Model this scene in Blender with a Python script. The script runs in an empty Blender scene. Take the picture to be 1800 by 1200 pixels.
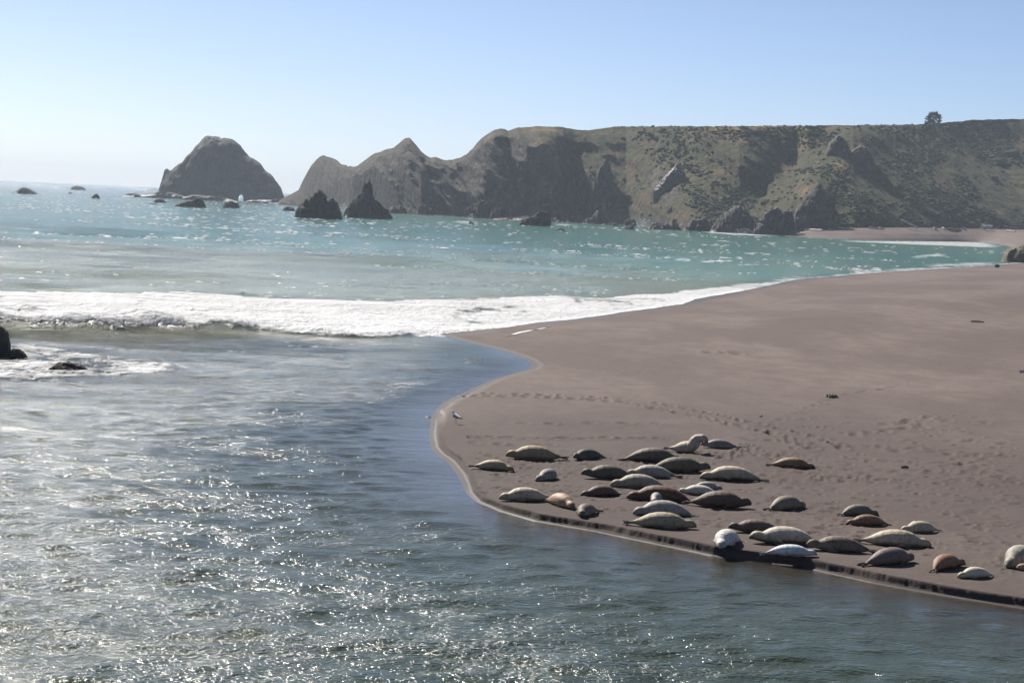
import bpy, bmesh, math, random
import numpy as np
from mathutils import Vector, Matrix

random.seed(7)
RNG = np.random.default_rng(11)
S = bpy.context.scene
COL = S.collection

# ------------------------------------------------------------------ camera
CAM_H = 8.0                    # metres above the water
FPX = 3500.0                   # focal length in pixels of an 1800 px wide frame
PITCH = math.atan(244.75 / FPX)
ROLL = math.atan(0.045)
cam_d = bpy.data.cameras.new('camera')
cam_d.sensor_width = 36.0
cam_d.lens = 36.0 * FPX / 1800.0
cam_d.clip_start = 0.5
cam_d.clip_end = 30000
cam = bpy.data.objects.new('camera', cam_d)
COL.objects.link(cam)
cam.matrix_world = (Matrix.Translation((0, 0, CAM_H)) @ Matrix.Rotation(math.pi / 2 - PITCH, 4, 'X')
                    @ Matrix.Rotation(ROLL, 4, 'Z'))
S.camera = cam

# ------------------------------------------------------------------ sky, sun, exposure
SUN_AZ = math.radians(-32)      # measured from +Y (view direction), negative = to the left
SUN_EL = math.radians(40)
world = bpy.data.worlds.new('World')
S.world = world
world.use_nodes = True
nt = world.node_tree
bg = nt.nodes['Background']
sky = nt.nodes.new('ShaderNodeTexSky')
sky.sky_type = 'NISHITA'
sky.sun_disc = False
sky.sun_elevation = SUN_EL
sky.sun_rotation = SUN_AZ       # 0 = +Y, positive turns towards +X
sky.altitude = 0
sky.air_density = 0.5
sky.dust_density = 0.6
sky.ozone_density = 4.0
nt.links.new(sky.outputs[0], bg.inputs[0])
bg.inputs[1].default_value = 0.058
sl = bpy.data.lights.new('sun', 'SUN')
sl.energy = 5.0
sl.angle = math.radians(0.53)
sl.color = (1.0, 0.95, 0.87)
sun = bpy.data.objects.new('sun', sl)
COL.objects.link(sun)
sd = Vector((math.sin(SUN_AZ) * math.cos(SUN_EL), math.cos(SUN_AZ) * math.cos(SUN_EL), math.sin(SUN_EL)))
sun.rotation_euler = (-sd).to_track_quat('-Z', 'Y').to_euler()
sun.location = sd * 200
S.view_settings.view_transform = 'Standard'
S.view_settings.look = 'None'
S.view_settings.gamma = 1
S.view_settings.use_curve_mapping = False
S.view_settings.exposure = 0.95

# ------------------------------------------------------------------ layout helpers
_c, _s = math.cos(ROLL), math.sin(ROLL)
_cp, _sp = math.cos(PITCH), math.sin(PITCH)

def ray(px, py):
    a, b = px - 900.0, py - 600.0
    u = a * _c + b * _s
    v = -a * _s + b * _c
    r, dn = u / FPX, v / FPX
    return np.array([r, _cp - dn * _sp, -_sp - dn * _cp])

def at(px, py, z=0.0):
    d = ray(px, py)
    k = (z - CAM_H) / d[2]
    return np.array([d[0] * k, d[1] * k, z])

def at_y(px, py, Y):
    d = ray(px, py)
    k = Y / d[1]
    return np.array([d[0] * k, Y, CAM_H + d[2] * k])

def ppm(Y):
    return FPX / Y

# ------------------------------------------------------------------ noise
def _hash(ix, iy, iz, seed):
    h = (ix.astype(np.int64) * 374761393 + iy.astype(np.int64) * 668265263
         + iz.astype(np.int64) * 2147483647 + seed * 974634777) & 0xffffffff
    h = ((h ^ (h >> 13)) * 1274126177) & 0xffffffff
    h = (h ^ (h >> 16)) & 0xffffffff
    return h / 4294967295.0

def vn2(x, y, seed=0):
    x = np.asarray(x, float); y = np.asarray(y, float)
    ix, iy = np.floor(x), np.floor(y)
    fx, fy = x - ix, y - iy
    fx = fx * fx * (3 - 2 * fx); fy = fy * fy * (3 - 2 * fy)
    z = np.zeros_like(ix)
    a = _hash(ix, iy, z, seed); b = _hash(ix + 1, iy, z, seed)
    c = _hash(ix, iy + 1, z, seed); d = _hash(ix + 1, iy + 1, z, seed)
    return (a * (1 - fx) + b * fx) * (1 - fy) + (c * (1 - fx) + d * fx) * fy

def fb2(x, y, octv=4, seed=0, gain=0.5):
    t, a, n = 0, 1.0, 0
    for o in range(octv):
        t = t + a * vn2(x * 2 ** o + 17.3 * o, y * 2 ** o + 9.1 * o, seed + o)
        n += a; a *= gain
    return t / n

def vn3(x, y, z, seed=0):
    ix, iy, iz = np.floor(x), np.floor(y), np.floor(z)
    fx, fy, fz = x - ix, y - iy, z - iz
    fx = fx * fx * (3 - 2 * fx); fy = fy * fy * (3 - 2 * fy); fz = fz * fz * (3 - 2 * fz)
    r = 0
    for dx in (0, 1):
        for dy in (0, 1):
            for dz in (0, 1):
                w = (fx if dx else 1 - fx) * (fy if dy else 1 - fy) * (fz if dz else 1 - fz)
                r = r + w * _hash(ix + dx, iy + dy, iz + dz, seed)
    return r

def fb3(x, y, z, octv=4, seed=0, gain=0.5):
    t, a, n = 0, 1.0, 0
    for o in range(octv):
        k = 2 ** o
        t = t + a * vn3(x * k + 5.2 * o, y * k + 1.7 * o, z * k + 8.3 * o, seed + o)
        n += a; a *= gain
    return t / n

def ridged(x, y, octv=4, seed=0):
    t, a, n = 0, 1.0, 0
    for o in range(octv):
        v = vn2(x * 2 ** o + 3.3 * o, y * 2 ** o + 7.7 * o, seed + o)
        t = t + a * (1 - np.abs(2 * v - 1)); n += a; a *= 0.5
    return t / n

def sstep(a, b, x):
    t = np.clip((x - a) / (b - a), 0, 1)
    return t * t * (3 - 2 * t)

def seg_dist(X, Y, pts, closed=False):
    P = np.asarray(pts)[:, :2]
    n = len(P)
    best = np.full(X.shape, 1e9)
    for i in range(n if closed else n - 1):
        a, b = P[i], P[(i + 1) % n]
        dx, dy = b - a
        l2 = dx * dx + dy * dy + 1e-12
        t = np.clip(((X - a[0]) * dx + (Y - a[1]) * dy) / l2, 0, 1)
        best = np.minimum(best, np.hypot(X - a[0] - t * dx, Y - a[1] - t * dy))
    return best

def inside(X, Y, pts):
    P = np.asarray(pts)[:, :2]
    r = np.zeros(X.shape, bool)
    n = len(P)
    for i in range(n):
        a, b = P[i], P[(i + 1) % n]
        if a[1] == b[1]:
            continue
        c = (a[1] > Y) != (b[1] > Y)
        r ^= c & (X < (b[0] - a[0]) * (Y - a[1]) / (b[1] - a[1]) + a[0])
    return r

def sdist(X, Y, pts):
    d = seg_dist(X, Y, pts, True)
    return np.where(inside(X, Y, pts), d, -d)

# ------------------------------------------------------------------ object helpers
def tag(o, label=None, cat=None, group=None, kind=None):
    if label: o['label'] = label
    if cat: o['category'] = cat
    if group: o['group'] = group
    if kind: o['kind'] = kind
    return o

def mesh_np(name, V, F, mat=None, parent=None, smooth=True, attrs=None, cols=None):
    """V (n,3), F (m,k) all faces with k corners"""
    V = np.asarray(V, np.float32); F = np.asarray(F, np.int32)
    me = bpy.data.meshes.new(name)
    k = F.shape[1]
    me.vertices.add(len(V)); me.vertices.foreach_set('co', V.ravel())
    me.loops.add(F.size); me.loops.foreach_set('vertex_index', F.ravel())
    me.polygons.add(len(F))
    me.polygons.foreach_set('loop_start', np.arange(0, F.size, k, dtype=np.int32))
    me.polygons.foreach_set('loop_total', np.full(len(F), k, np.int32))
    me.polygons.foreach_set('use_smooth', np.full(len(F), smooth, bool))
    me.update(calc_edges=True)
    for n, a in (attrs or {}).items():
        at_ = me.attributes.new(n, 'FLOAT', 'POINT')
        at_.data.foreach_set('value', np.asarray(a, np.float32).ravel())
    for n, a in (cols or {}).items():
        a = np.asarray(a, np.float32)
        if a.shape[1] == 3:
            a = np.concatenate([a, np.ones((len(a), 1), np.float32)], 1)
        ca = me.color_attributes.new(n, 'FLOAT_COLOR', 'POINT')
        ca.data.foreach_set('color', a.ravel())
    o = bpy.data.objects.new(name, me)
    COL.objects.link(o)
    if mat: me.materials.append(mat)
    if parent: o.parent = parent
    return o

def grid_faces(nr, nc):
    i = np.arange(nr - 1)[:, None] * nc + np.arange(nc - 1)[None, :]
    return np.stack([i, i + 1, i + nc + 1, i + nc], -1).reshape(-1, 4)

def compact(V, F, arrs):
    used = np.zeros(len(V), bool); used[F.ravel()] = True
    m = np.cumsum(used) - 1
    return V[used], m[F], [a[used] for a in arrs]

# ------------------------------------------------------------------ materials
def new_mat(name):
    m = bpy.data.materials.new(name); m.use_nodes = True
    nt = m.node_tree
    return m, nt, nt.nodes['Principled BSDF']

def N(nt, t, **kw):
    n = nt.nodes.new(t)
    for k, v in kw.items():
        setattr(n, k, v)
    return n

def noise(nt, vec, scale, detail=3, rough=0.5):
    n = N(nt, 'ShaderNodeTexNoise')
    n.inputs['Scale'].default_value = scale
    n.inputs['Detail'].default_value = detail
    n.inputs['Roughness'].default_value = rough
    nt.links.new(vec, n.inputs['Vector'])
    return n.outputs['Fac']

def mapping(nt, vec, scale=(1, 1, 1), rot=(0, 0, 0)):
    n = N(nt, 'ShaderNodeMapping')
    n.inputs['Scale'].default_value = scale
    n.inputs['Rotation'].default_value = rot
    nt.links.new(vec, n.inputs['Vector'])
    return n.outputs[0]

def mth(nt, op, a, b=None, clamp=False):
    n = N(nt, 'ShaderNodeMath', operation=op); n.use_clamp = clamp
    for i, v in enumerate((a, b)):
        if v is None: continue
        if isinstance(v, (int, float)): n.inputs[i].default_value = v
        else: nt.links.new(v, n.inputs[i])
    return n.outputs[0]

def rng(nt, v, a, b, lo=0.0, hi=1.0):
    n = N(nt, 'ShaderNodeMapRange'); n.interpolation_type = 'SMOOTHSTEP'
    nt.links.new(v, n.inputs[0])
    n.inputs[1].default_value = a; n.inputs[2].default_value = b
    n.inputs[3].default_value = lo; n.inputs[4].default_value = hi
    return n.outputs[0]

def mixc(nt, f, a, b, mode='MIX'):
    n = N(nt, 'ShaderNodeMix', data_type='RGBA', blend_type=mode)
    if isinstance(f, (int, float)): n.inputs[0].default_value = f
    else: nt.links.new(f, n.inputs[0])
    for i, v in ((6, a), (7, b)):
        if isinstance(v, tuple): n.inputs[i].default_value = (*v, 1)
        else: nt.links.new(v, n.inputs[i])
    return n.outputs[2]

def attr(nt, name, col=False):
    n = N(nt, 'ShaderNodeAttribute', attribute_name=name)
    return n.outputs['Color' if col else 'Fac']

def bump(nt, h, dist, strength=1.0, nrm=None):
    b = N(nt, 'ShaderNodeBump')
    b.inputs['Strength'].default_value = strength
    b.inputs['Distance'].default_value = dist
    nt.links.new(h, b.inputs['Height'])
    if nrm: nt.links.new(nrm, b.inputs['Normal'])
    return b.outputs[0]

def pos(nt):
    return N(nt, 'ShaderNodeNewGeometry').outputs['Position']

def objco(nt):
    return N(nt, 'ShaderNodeTexCoord').outputs['Object']

def mat_water():
    m, nt, b = new_mat('sea_water')
    p = pos(nt)
    calm = attr(nt, 'calm')
    foam = attr(nt, 'foam')
    n1 = noise(nt, mapping(nt, p, (1, 1.4, 1), (0, 0, .25)), 6.5, 3, .6)
    n2 = noise(nt, mapping(nt, p, (1, 1.7, 1), (0, 0, .2)), 0.9, 3, .55)
    n3 = noise(nt, mapping(nt, p, (1, 2.0, 1), (0, 0, .1)), 0.22, 2, .5)
    h = mth(nt, 'ADD', mth(nt, 'MULTIPLY', n1, 0.125), mth(nt, 'MULTIPLY', n2, 0.26))
    h = mth(nt, 'ADD', h, mth(nt, 'MULTIPLY', n3, 0.35))
    patch = rng(nt, noise(nt, mapping(nt, p, (1, 2.2, 1)), 0.12, 3), .36, .6, .62, 1.0)
    h = mth(nt, 'MULTIPLY', mth(nt, 'MULTIPLY', h, patch), calm)
    f1 = noise(nt, mapping(nt, p, (1, .8, 1)), 1.6, 5, .65)
    f2 = noise(nt, mapping(nt, p, (1, .55, 1), (0, 0, .15)), 0.45, 4, .6)
    fz = mth(nt, 'ADD', mth(nt, 'MULTIPLY', f1, .6), mth(nt, 'MULTIPLY', f2, .6))
    ff = mth(nt, 'ADD', foam, mth(nt, 'SUBTRACT', fz, 0.6))
    ff = rng(nt, ff, .44, .62)
    ff = mth(nt, 'MULTIPLY', ff, rng(nt, foam, .02, .12))
    colr = mixc(nt, ff, attr(nt, 'wcol', True), (.56, .56, .56))
    nt.links.new(colr, b.inputs['Base Color'])
    nt.links.new(rng(nt, ff, 0, 1, .15, .8), b.inputs['Roughness'])
    b.inputs['IOR'].default_value = 1.33
    fh = mth(nt, 'MULTIPLY', mth(nt, 'MULTIPLY', ff, fz), .9)
    nt.links.new(bump(nt, mth(nt, 'ADD', h, fh), 1.0), b.inputs['Normal'])
    return m

def mat_sand():
    m, nt, b = new_mat('dark_sand')
    p = pos(nt)
    damp = attr(nt, 'damp')
    a = noise(nt, mapping(nt, p, (1, .35, 1), (0, 0, -.9)), .09, 5, .6)
    c = noise(nt, mapping(nt, p, (1, .5, 1), (0, 0, .5)), .9, 5, .65)
    g = noise(nt, p, 26, 2, .7)
    col = mixc(nt, rng(nt, a, .42, .60), (.074, .0520, .0445), (.116, .086, .074))
    col = mixc(nt, rng(nt, c, .35, .7, 0, .55), col, (.058, .041, .035))
    col = mixc(nt, rng(nt, g, .3, .75, 0, .35), col, (.132, .101, .088))
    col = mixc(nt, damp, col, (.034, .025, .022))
    nt.links.new(col, b.inputs['Base Color'])
    nt.links.new(rng(nt, attr(nt, 'wet'), 0, 1, .92, .62), b.inputs['Roughness'])
    b.inputs['Specular IOR Level'].default_value = .2
    n2 = noise(nt, p, 2.2, 5, .6)
    h = mth(nt, 'ADD', mth(nt, 'MULTIPLY', g, .012), mth(nt, 'MULTIPLY', n2, .05))
    h = mth(nt, 'MULTIPLY', h, rng(nt, attr(nt, 'wet'), 0, 1, 1, .1))
    nt.links.new(bump(nt, h, 1.0), b.inputs['Normal'])
    return m

def mat_rock(name, c0, c1, c2, scale=.25, bs=.8, wetline=1.6):
    m, nt, b = new_mat(name)
    p = pos(nt)
    a = noise(nt, p, scale, 6, .65)
    c = noise(nt, mapping(nt, p, (1, 1, .4), (.5, .3, 0)), scale * 3, 5, .65)
    col = mixc(nt, rng(nt, a, .35, .65), c0, c1)
    col = mixc(nt, rng(nt, c, .52, .75, 0, .8), col, c2)
    z = N(nt, 'ShaderNodeSeparateXYZ'); nt.links.new(p, z.inputs[0])
    wl = mth(nt, 'ADD', z.outputs[2], mth(nt, 'MULTIPLY', a, 1.5))
    wet = rng(nt, wl, wetline * .4, wetline + .8, 1, 0)
    col = mixc(nt, mth(nt, 'MULTIPLY', wet, .75), col, (.030, .024, .022))
    nt.links.new(col, b.inputs['Base Color'])
    nt.links.new(rng(nt, wet, 0, 1, .9, .45), b.inputs['Roughness'])
    b.inputs['Specular IOR Level'].default_value = .3
    h = mth(nt, 'ADD', a, mth(nt, 'MULTIPLY', c, .5))
    nt.links.new(bump(nt, h, bs), b.inputs['Normal'])
    return m

def mat_headland():
    m, nt, b = new_mat('headland_ground')
    p = pos(nt)
    veg = attr(nt, 'veg'); dry = attr(nt, 'dry')
    a = noise(nt, p, .05, 6, .65)
    c = noise(nt, mapping(nt, p, (1, 1, .5), (0, .5, 0)), .16, 6, .7)
    d = noise(nt, p, .45, 4, .6)
    rock = mixc(nt, rng(nt, c, .35, .7), (.030, .026, .024), (.095, .078, .062))
    rock = mixc(nt, rng(nt, d, .55, .75, 0, .7), rock, (.22, .185, .14))  # pale streaks also paint in sunlit veins and ledges
    green = mixc(nt, rng(nt, d, .35, .65), (.019, .022, .007), (.058, .052, .018))
    green = mixc(nt, rng(nt, a, .5, .7), green, (.080, .050, .028))
    ochre = mixc(nt, rng(nt, c, .4, .6), (.15, .080, .034), (.18, .115, .046))
    fv = mth(nt, 'ADD', veg, mth(nt, 'SUBTRACT', c, .5))
    col = mixc(nt, rng(nt, fv, .42, .58), rock, green)
    fd = mth(nt, 'ADD', dry, mth(nt, 'MULTIPLY', mth(nt, 'SUBTRACT', a, .5), 1.6))
    col = mixc(nt, rng(nt, fd, .38, .62, 0, .85), col, ochre)
    nt.links.new(col, b.inputs['Base Color'])
    b.inputs['Roughness'].default_value = .95
    b.inputs['Specular IOR Level'].default_value = .15
    h = mth(nt, 'ADD', mth(nt, 'MULTIPLY', c, 3.0), mth(nt, 'MULTIPLY', d, 1.2))
    nt.links.new(bump(nt, h, 1.0, .9), b.inputs['Normal'])
    return m

def mat_vcol(name, rough=.8, spots=None, bumpamt=0.0, bscale=8, spec=.3):
    """colour comes from the vertex colour attribute 'col'; spots = (scale, lo, hi, darken)"""
    m, nt, b = new_mat(name)
    col = attr(nt, 'col', True)
    p = objco(nt)
    if spots:
        s = noise(nt, p, spots[0], 4, .6)
        col = mixc(nt, rng(nt, s, spots[1], spots[2], 0, spots[3]), col, (.35, .32, .30), 'MULTIPLY')
        s2 = noise(nt, p, spots[0] * .22, 3, .5)
        col = mixc(nt, rng(nt, s2, .4, .7, 0, .5), col, (.62, .55, .48), 'MULTIPLY')
    nt.links.new(col, b.inputs['Base Color'])
    b.inputs['Roughness'].default_value = rough
    b.inputs['Specular IOR Level'].default_value = spec
    if bumpamt:
        nt.links.new(bump(nt, noise(nt, p, bscale, 4, .6), bumpamt), b.inputs['Normal'])
    return m

def mat_plain(name, c, rough=.8, var=.3, scale=3.0):
    m, nt, b = new_mat(name)
    n = noise(nt, objco(nt), scale, 4, .6)
    col = mixc(nt, rng(nt, n, .3, .7), tuple(x * (1 - var) for x in c), tuple(min(1, x * (1 + var)) for x in c))
    nt.links.new(col, b.inputs['Base Color'])
    b.inputs['Roughness'].default_value = rough
    return m

M_WATER = mat_water()
M_SAND = mat_sand()
M_LAND = mat_headland()
M_STACK = mat_rock('sea_stack_rock', (.018, .016, .015), (.05, .042, .036), (.12, .10, .08), .3, 1.0)
M_ISLE = mat_rock('island_rock', (.022, .02, .018), (.055, .046, .038), (.09, .07, .05), .1, 3.0, 4)
M_CRAG = mat_rock('crag_rock', (.02, .018, .017), (.055, .047, .042), (.15, .125, .10), .3, 1.0)
M_WETROCK = mat_rock('wet_boulder_rock', (.022, .02, .019), (.05, .042, .04), (.075, .05, .042), 1.2, .15, .4)
M_FOAM = mat_plain('foam_white', (.55, .55, .55), .8, .05)
M_SPRAY = mat_plain('spray_white', (.6, .6, .61), .9, .03)
M_LOG = mat_plain('bleached_driftwood', (.42, .37, .33), .9, .35, 1.2)
M_SEAL = mat_vcol('seal_fur', .6, (14, .50, .68, .6), .012, 30, .25)
M_EYE = mat_plain('seal_eye_dark', (.012, .010, .009), .7, .1)
M_SHRUB = mat_vcol('shrub_leaves', .9, None, 0, 8, .1)
M_BARK = mat_plain('tree_bark', (.08, .065, .055), .95, .3)
M_LEAF = mat_vcol('cypress_leaves', .9, None, 0, 8, .1)
M_KELP = mat_plain('dried_kelp', (.035, .026, .020), .7, .4, 6)
M_GULL = mat_vcol('gull_feathers', .8, None, 0, 8, .2)
M_BEAK = mat_plain('gull_beak_horn', (.45, .28, .07), .5, .1)
M_LEG = mat_plain('gull_leg_skin', (.40, .25, .20), .6, .1)

# ================================================================== shore lines
LAG_PX = [(2150, 1137), (1960, 1097), (1800, 1070), (1700, 1054), (1600, 1037), (1530, 1024), (1440, 1004), (1400, 995), (1320, 986), (1250, 977),
          (1180, 962), (1130, 952), (1040, 933), (940, 916), (880, 899), (838, 882), (820, 866), (812, 850), (804, 834),
          (785, 810), (766, 797), (757, 786), (754, 762), (757, 738), (765, 720), (780, 706), (815, 690), (860, 668),
          (900, 656), (928, 649), (936, 642), (926, 632), (905, 624), (870, 613), (820, 601), (785, 592), (768, 585)]
OCE_PX = [(768, 585), (830, 578), (900, 570), (1000, 561), (1100, 547), (1160, 539), (1195, 534), (1215, 526), (1320, 507), (1400, 491),
          (1500, 482), (1600, 475), (1700, 469), (1800, 462), (2000, 452), (2200, 447)]
LAG = np.array([at(x, y, 0.0) for x, y in LAG_PX])
OCE = np.array([at(x, y, 0.0) for x, y in OCE_PX])
BEACH = np.concatenate([LAG, OCE[1:], [[400, 420, 0], [400, 40, 0]]])

def scarp_h(X, Y):
    """height of the cut bank along the lagoon, falling to nothing beyond the gull"""
    s = .08 + .12 * sstep(58, 45, Y) + .06 * (vn2(X * .43 + .2 * Y, Y * .5, 41) - .5)
    return s * sstep(80, 70, Y) * (1 - .75 * np.exp(-((Y - 57.5) / 1.6) ** 2))

def beach_z(X, Y, fine=True):
    X = np.asarray(X, float); Y = np.asarray(Y, float)
    ins = inside(X, Y, BEACH)
    dl = seg_dist(X, Y, LAG); do = seg_dist(X, Y, OCE)
    dl_n = dl
    if fine:
        dl_n = dl + .42 * (vn2(X * .55 + Y * .4, Y * .55 - X * .4, 5) - .5) * sstep(0.0, .4, dl) + .035 * (vn2(X * 2.3 + Y * 1.1, Y * 2.3 - X * 1.1, 6) - .5) + .03 * (fb2(X * 8.3 + Y * 3.1, Y * 8 - X * 3, 2, 7) - .5)
    sh = scarp_h(X, Y)
    toe = .10 + .24 * sstep(50, 58, Y) + .10 * (vn2(X * .35, Y * .35, 3) - .5)
    zl = .06 * np.clip(dl, 0, .6) + sh * (.86 * sstep(toe, toe + .07, dl_n) + .14 * sstep(toe - .2, toe, dl_n)) + .012 * np.clip(dl, 0, 1e3) + .55 * sstep(6, 45, dl)
    zo = 1.75 * sstep(-4, 34, do) - .05
    z = np.minimum(zl, zo + .0)
    z = np.minimum(z, 1.75)
    if fine:
        z = z + .10 * (fb2(X * .06, Y * .06, 3, 8) - .5) * sstep(2, 8, dl) * sstep(2, 20, do)
        z = z + .022 * (fb2(X * 1.6, Y * 1.6, 4, 9) - .5) * sstep(.6, 1.5, dl) * sstep(90, 60, Y)
    return np.where(ins, z, -np.minimum(.12 * np.minimum(dl, do), 1.0) - .004)

def ground(px, py):
    z = 0.5
    for _ in range(14):
        p = at(px, py, z)
        z = .5 * z + .5 * max(0.0, float(beach_z(np.array([p[0]]), np.array([p[1]]), False)[0]))
    z = float(beach_z(np.array([p[0]]), np.array([p[1]]), True)[0])
    return np.array([p[0], p[1], z])

# ------------------------------------------------------------------ beach
def build_beach():
    rows = [-1.0, -.7, -.45, -.3]
    while rows[-1] < 425:
        d = rows[-1] + 50
        rows.append(rows[-1] + (.024 if rows[-1] < .95 else max(min(.07, .024 + (rows[-1] - .95) * .02), d * d / 16000 * .66)))
    R = np.array(rows)
    T = np.concatenate([np.linspace(-.075, .30, 760), np.linspace(.302, .55, 40)])
    near = LAG[:23]; o_ = np.argsort(near[:, 0] / near[:, 1])
    def shore_y(t):
        return np.interp(t, (near[:, 0] / near[:, 1])[o_], near[o_, 1])
    YS = shore_y(T)
    Y = R[:, None] + YS[None, :]
    X = Y * T[None, :]
    Z = beach_z(X, Y)
    damp = np.zeros_like(Z)
    # footprints and flipper drags
    dents = []
    def track(pts, step, jit, off=0.0, depth=.05, size=(.13, .22)):
        W = [ground(*p) for p in pts]
        for a, b in zip(W[:-1], W[1:]):
            L = np.linalg.norm((b - a)[:2]); n = max(1, int(L / step))
            d = (b - a)[:2] / max(L, 1e-6); nrm = np.array([-d[1], d[0]])
            for i in range(n):
                q = a[:2] + (b - a)[:2] * (i + random.random() * .5) / n + nrm * (off + random.gauss(0, jit))
                dents.append((q[0], q[1], size[0] * random.uniform(.7, 1.3), size[1] * random.uniform(.7, 1.4), depth * random.uniform(.6, 1.3)))
    t1 = [(815, 697), (900, 697), (1000, 700), (1100, 707), (1200, 727), (1300, 750), (1370, 766), (1430, 790)]
    track(t1, .42, .07, 0, .07, (.16, .34)); track(t1, .5, .08, 1.2, .06, (.14, .34))
    track([(905, 744), (1020, 743), (1130, 743), (1200, 746)], .9, .1, 0, .06, (.2, .3))
    track([(820, 769), (950, 771), (1100, 770), (1190, 773)], .33, .12, 0, .05, (.2, .25))
    track([(825, 777), (900, 783), (1000, 782)], .6, .15, 0, .05, (.18, .25))
    track([(1300, 770), (1500, 782), (1800, 803)], .4, .3, 0, .05, (.2, .25))
    track([(1340, 752), (1460, 700), (1600, 672)], .7, .1, 0, .025, (.14, .25))
    track([(1260, 806), (1300, 796), (1320, 780)], .2, .15, 0, .06)
    track([(1230, 800), (1400, 796)], .25, .3, 0, .05)
    track([(1500, 765), (1600, 742), (1660, 733)], .5, .5, 0, .07, (.2, .35))
    track([(1240, 618), (1300, 622)], .6, .2, 0, .06, (.25, .9))
    for _ in range(620):
        px = random.uniform(840, 1800)
        py = random.uniform(790 + max(0, px - 1300) * .05, 870 + max(0, px - 900) * .16)
        p = ground(px, py)
        dents.append((p[0], p[1], random.uniform(.06, .2), random.uniform(.06, .16), random.uniform(.015, .05)))
    for _ in range(160):
        px = random.uniform(1380, 1800); py = random.uniform(730, 850)
        p = ground(px, py)
        dents.append((p[0], p[1], random.uniform(.08, .25), random.uniform(.08, .2), random.uniform(.02, .06)))
    for (x, y, rx, ry, dp) in dents:
        ys_ = float(shore_y(x / y))
        r0, r1 = np.searchsorted(R, [y - ys_ - ry * 3, y - ys_ + ry * 3])
        if r1 - r0 < 1: r1 = r0 + 1
        c0, c1 = np.searchsorted(T, [(x - rx * 3) / y, (x + rx * 3) / y])
        xx, yy = X[r0:r1, c0:c1], Y[r0:r1, c0:c1]
        q = ((xx - x) / rx) ** 2 + ((yy - y) / ry) ** 2
        dp *= 1.2
        Z[r0:r1, c0:c1] += -dp * np.exp(-q) + dp * .45 * np.exp(-((np.sqrt(q) - 1.6) / .5) ** 2)
        damp[r0:r1, c0:c1] = np.maximum(damp[r0:r1, c0:c1], .8 * np.exp(-q))
    dl = seg_dist(X, Y, LAG); do = seg_dist(X, Y, OCE)
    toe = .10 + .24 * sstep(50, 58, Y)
    wet = np.maximum(sstep(toe, toe * .4, dl), sstep(3, .5, do + 2 * (vn2(X * .2, Y * .2, 4) - .5)))
    tipw = sstep(.8, .2, dl) * sstep(68, 74, Y)
    wet = np.maximum(wet, tipw)
    damp = np.maximum(damp, wet)
    damp = np.maximum(damp, .42 * sstep(34, 8, dl + 12 * (fb2(X * .12, Y * .12, 3, 77) - .5)) * sstep(95, 66, Y))
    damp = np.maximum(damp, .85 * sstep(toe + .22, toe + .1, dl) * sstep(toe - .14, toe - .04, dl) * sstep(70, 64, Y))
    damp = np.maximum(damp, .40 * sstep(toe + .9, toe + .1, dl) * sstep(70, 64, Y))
    churn = sstep(.55, .75, fb2(X * 1.3, Y * .9, 4, 78)) * sstep(76, 62, Y) * sstep(.4, 2, dl)
    damp = np.maximum(damp, .6 * churn)
    F = grid_faces(len(R), len(T))
    V = np.stack([X, Y, Z], -1).reshape(-1, 3)
    keep = (V[F][:, :, 2].max(1) > -.12)
    F = F[keep]
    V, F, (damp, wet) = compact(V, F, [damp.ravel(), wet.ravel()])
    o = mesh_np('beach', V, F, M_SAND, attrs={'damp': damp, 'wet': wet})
    tag(o, 'dark grey brown sand spit rising from the lagoon edge', kind='structure')

build_beach()

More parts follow.
